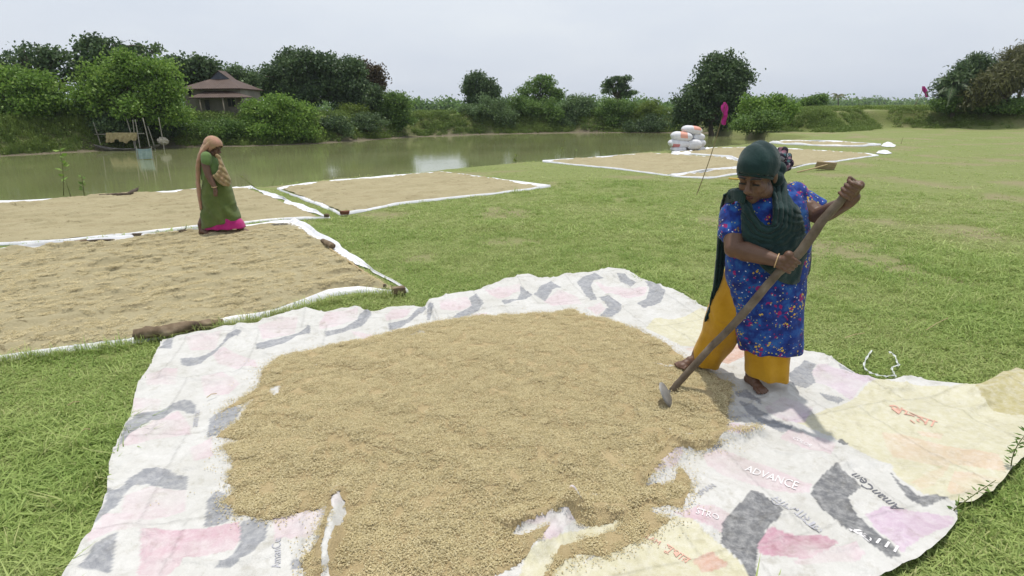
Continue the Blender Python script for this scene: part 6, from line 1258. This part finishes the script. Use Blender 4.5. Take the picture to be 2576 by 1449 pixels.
caps(mb, [Vp(540, 392, .14), Vp(552, 420, .12), Vp(568, 440, .02)], [.055, .05, .04], 12)
hl = G(504, 591, 0.05); tl = G(514, 588, 0.05); hl2 = np.array([FL[0] - .035, FL[1], .048]); foot(mb, hl2, hl2 + [0.19, -0.05, 0], 1.0); caps(mb, [Vp(522, 500, .03), Vp(514, 545, .02), hl2 + [0.03, 0, .14], hl2 + [0.03, 0, .06]], [.08, .055, .038, .036])
ft = G(598, 583, 0.05); foot(mb, ft, ft + [0.19, -0.03, 0], 1.0); caps(mb, [Vp(545, 500, .02), Vp(575, 545, .02), ft + [0.0, 0, .14], ft + [0.03, 0, .06]], [.08, .055, .038, .036])
gb = remesh('body', mb, 0.005, 3, m_skin, girl)
for a in (-1, 1):
    MB().ell(QG(a * .032, .088, -.004), (.006, .013, .004), RG, 8, 6).build('eye', m_hair, gb, True); MB().tube([QG(a * .014, .100, .024), QG(a * .034, .099, .029), QG(a * .052, .083, .022)], .0035, 6).build('eyebrow', m_hair, gb, True)
MB().ell(QG(0, .094, -.074), np.array((.021, .008, .009)), RG, 10, 8).build('lips', m_feat, gb, True)
bx = Vp(539, 470, -.208); MB().tube([bx + np.array([.036 * math.cos(t_), .036 * math.sin(t_), .004 * math.sin(t_)]) for t_ in np.linspace(0, 2 * math.pi, 21)], .005, 6, False).build('bangle', m_gold, gb, True)
mb = MB(); loft(mb, [(Vp((l_ + r_) / 2, v_), (r_ - l_) / 2 * KG, hd, 0) for v_, l_, r_, hd in [(452, 510, 566, .15), (430, 508, 563, .15), (412, 507, 556, .145), (398, 508, 545, .125), (386, 514, 536, .08)]])
mb.ell(Vp(519, 394, -.13), .075); caps(mb, [Vp(519, 394, -.14), Vp(519, 406, -.165)], [.075, .070], 12); mb.ell(Vp(540, 394, .12), .07)
remesh('blouse', mb, 0.010, 4, m_blouse, girl)
def sari_warp(co, no):
    z = co[:, 2]; lo = sstep((0.95 - z) / 0.7) * sstep((z - 0.10) / 0.25); return co + no * (0.016 * lo * np.sin(co[:, 0] * 34 + z * 16 + 3 * fbm(co[:, 0] * 3, z * 2, 5, 2)) + 0.02 * sstep((z - 0.12) / 0.25) * fbm(co[:, 0] * 6 - z * 5, z * 5, 9, 3))[:, None]
mb = MB(); loft(mb, [(Vp((l_ + r_) / 2, v_, dy), (r_ - l_) / 2 * KG, hd, dz) for v_, l_, r_, hd, dy, dz in [(563, 507, 604, .20, 0, .07), (545, 507, 601, .21, 0, .04), (510, 510, 592, .20, 0, 0), (480, 511, 582, .185, 0, 0), (455, 512, 572, .17, 0, 0), (438, 514, 562, .155, 0, 0)]])
remesh('sari', mb, 0.010, 4, m_sari, girl, sari_warp)
mb = MB(); loft(mb, [(Vp(565, 573, 0), 52 * KG, .19, .0), (Vp(563, 560, 0), 48 * KG, .185, 0), (Vp(558, 540), 38 * KG, .17, 0)])
remesh('petticoat', mb, 0.010, 3, m_mag, girl, lambda co, no: co + no * (0.006 * np.sin(co[:, 0] * 40))[:, None])
# veil: over the head, down the back, and a drape across the belly
mb = MB()
V, F = ellipsoid(np.zeros(3), (1, 1, 1), None, 40, 28); loc = V * [.100, .122, .118] + [0, -.012, .034]; kv = (loc[:, 2] - (0.050 + (loc[:, 1] - 0.10) * 1.15)) > 0; F = [q for q in F if all(kv[i] for i in q)]; used = sorted({i for q in F for i in q}); rm = {i: n_ for n_, i in enumerate(used)}
vl = obj('head_veil', (HG + loc @ RG.T)[used], [tuple(rm[i] for i in q) for q in F], m_veil, girl, True); md = vl.modifiers.new('t', 'SOLIDIFY'); md.thickness = 0.012; md.offset = 1
for k in range(7):
    dy = -0.15 + 0.05 * k; strand([Vp(528 + 2 * math.cos(k), 352 + abs(k - 3) * 2, dy * .5), Vp(512 + abs(k - 3) * 1.5, 372, dy * .8), Vp(501, 400, dy), Vp(498, 440, dy + .02), Vp(501, 490, dy + .02), Vp(506 + (k % 3), 524 + 3 * (k % 2), dy + .03)], .036, .024, 5)
remesh('veil_tail', mb, 0.009, 7, m_veil, girl, lambda co, no: co + no * (0.012 * fbm(co[:, 0] * 14, co[:, 2] * 8 + co[:, 1] * 9, 71, 3))[:, None])
rows2 = [(388, 508, 552, .12), (412, 507, 562, .15), (430, 508, 571, .155), (452, 510, 580, .165), (472, 511, 584, .185)]
def front2(u, v, out):
    vv = [r_[0] for r_ in rows2]; l_, r2, hd = [np.interp(v, vv, [q_[k] for q_ in rows2]) for k in (1, 2, 3)]; c_ = (l_ + r2) / 2; hw = (r2 - l_) / 2
    return AT(u, v, YG - hd * math.sqrt(max(0.0, 1 - min(1, abs(u - c_) / hw) ** 2.2)) - out)
dp_ = [(545, 387), (553, 394), (561, 414), (571, 434), (579, 452), (580, 462), (574, 469), (563, 467), (551, 459), (542, 450), (535, 442), (543, 438), (551, 428), (552, 412), (547, 399), (542, 391)]
V, q_, _, _ = panel(dp_, lambda u, v, d: front2(u, v, 0.035 + 0.008 * math.sin((v - 0.8 * u) * 0.5) + 0.004 * math.sin(u * 0.5 + v * 0.15) - 0.015 * (1 - sstep(d / 3))), 1.2)
m_drape = cloth_mat('tan sari end', (0.20, 0.17, 0.07), (0.36, 0.24, 0.14), 0.85, 12, 0.6)
dr_ = obj('veil_drape', V, q_, m_drape, girl, True); md = dr_.modifiers.new('t', 'SOLIDIFY'); md.thickness = 0.012; md.offset = -1
# ------------------------------------------------------------------ summer haze: one closed box of air
m_haze = bpy.data.materials.new('pale haze'); m_haze.use_nodes = True; t = m_haze.node_tree; t.nodes.remove(t.nodes['Principled BSDF'])
pv = t.nodes.new('ShaderNodeVolumePrincipled'); pv.inputs['Color'].default_value = (0.80, 0.86, 0.95, 1); pv.inputs['Density'].default_value = 0.0003; pv.inputs['Anisotropy'].default_value = 0.2
t.links.new(pv.outputs[0], t.nodes['Material Output'].inputs['Volume'])
V, F = box((0, 2100, 15), (8600, 6200, 42)); hz_o = obj('haze', V, F, m_haze); tag(hz_o, 'thin pale summer haze over the field and far woods', 'haze', kind='stuff')
SC.cycles.volume_bounces = 0
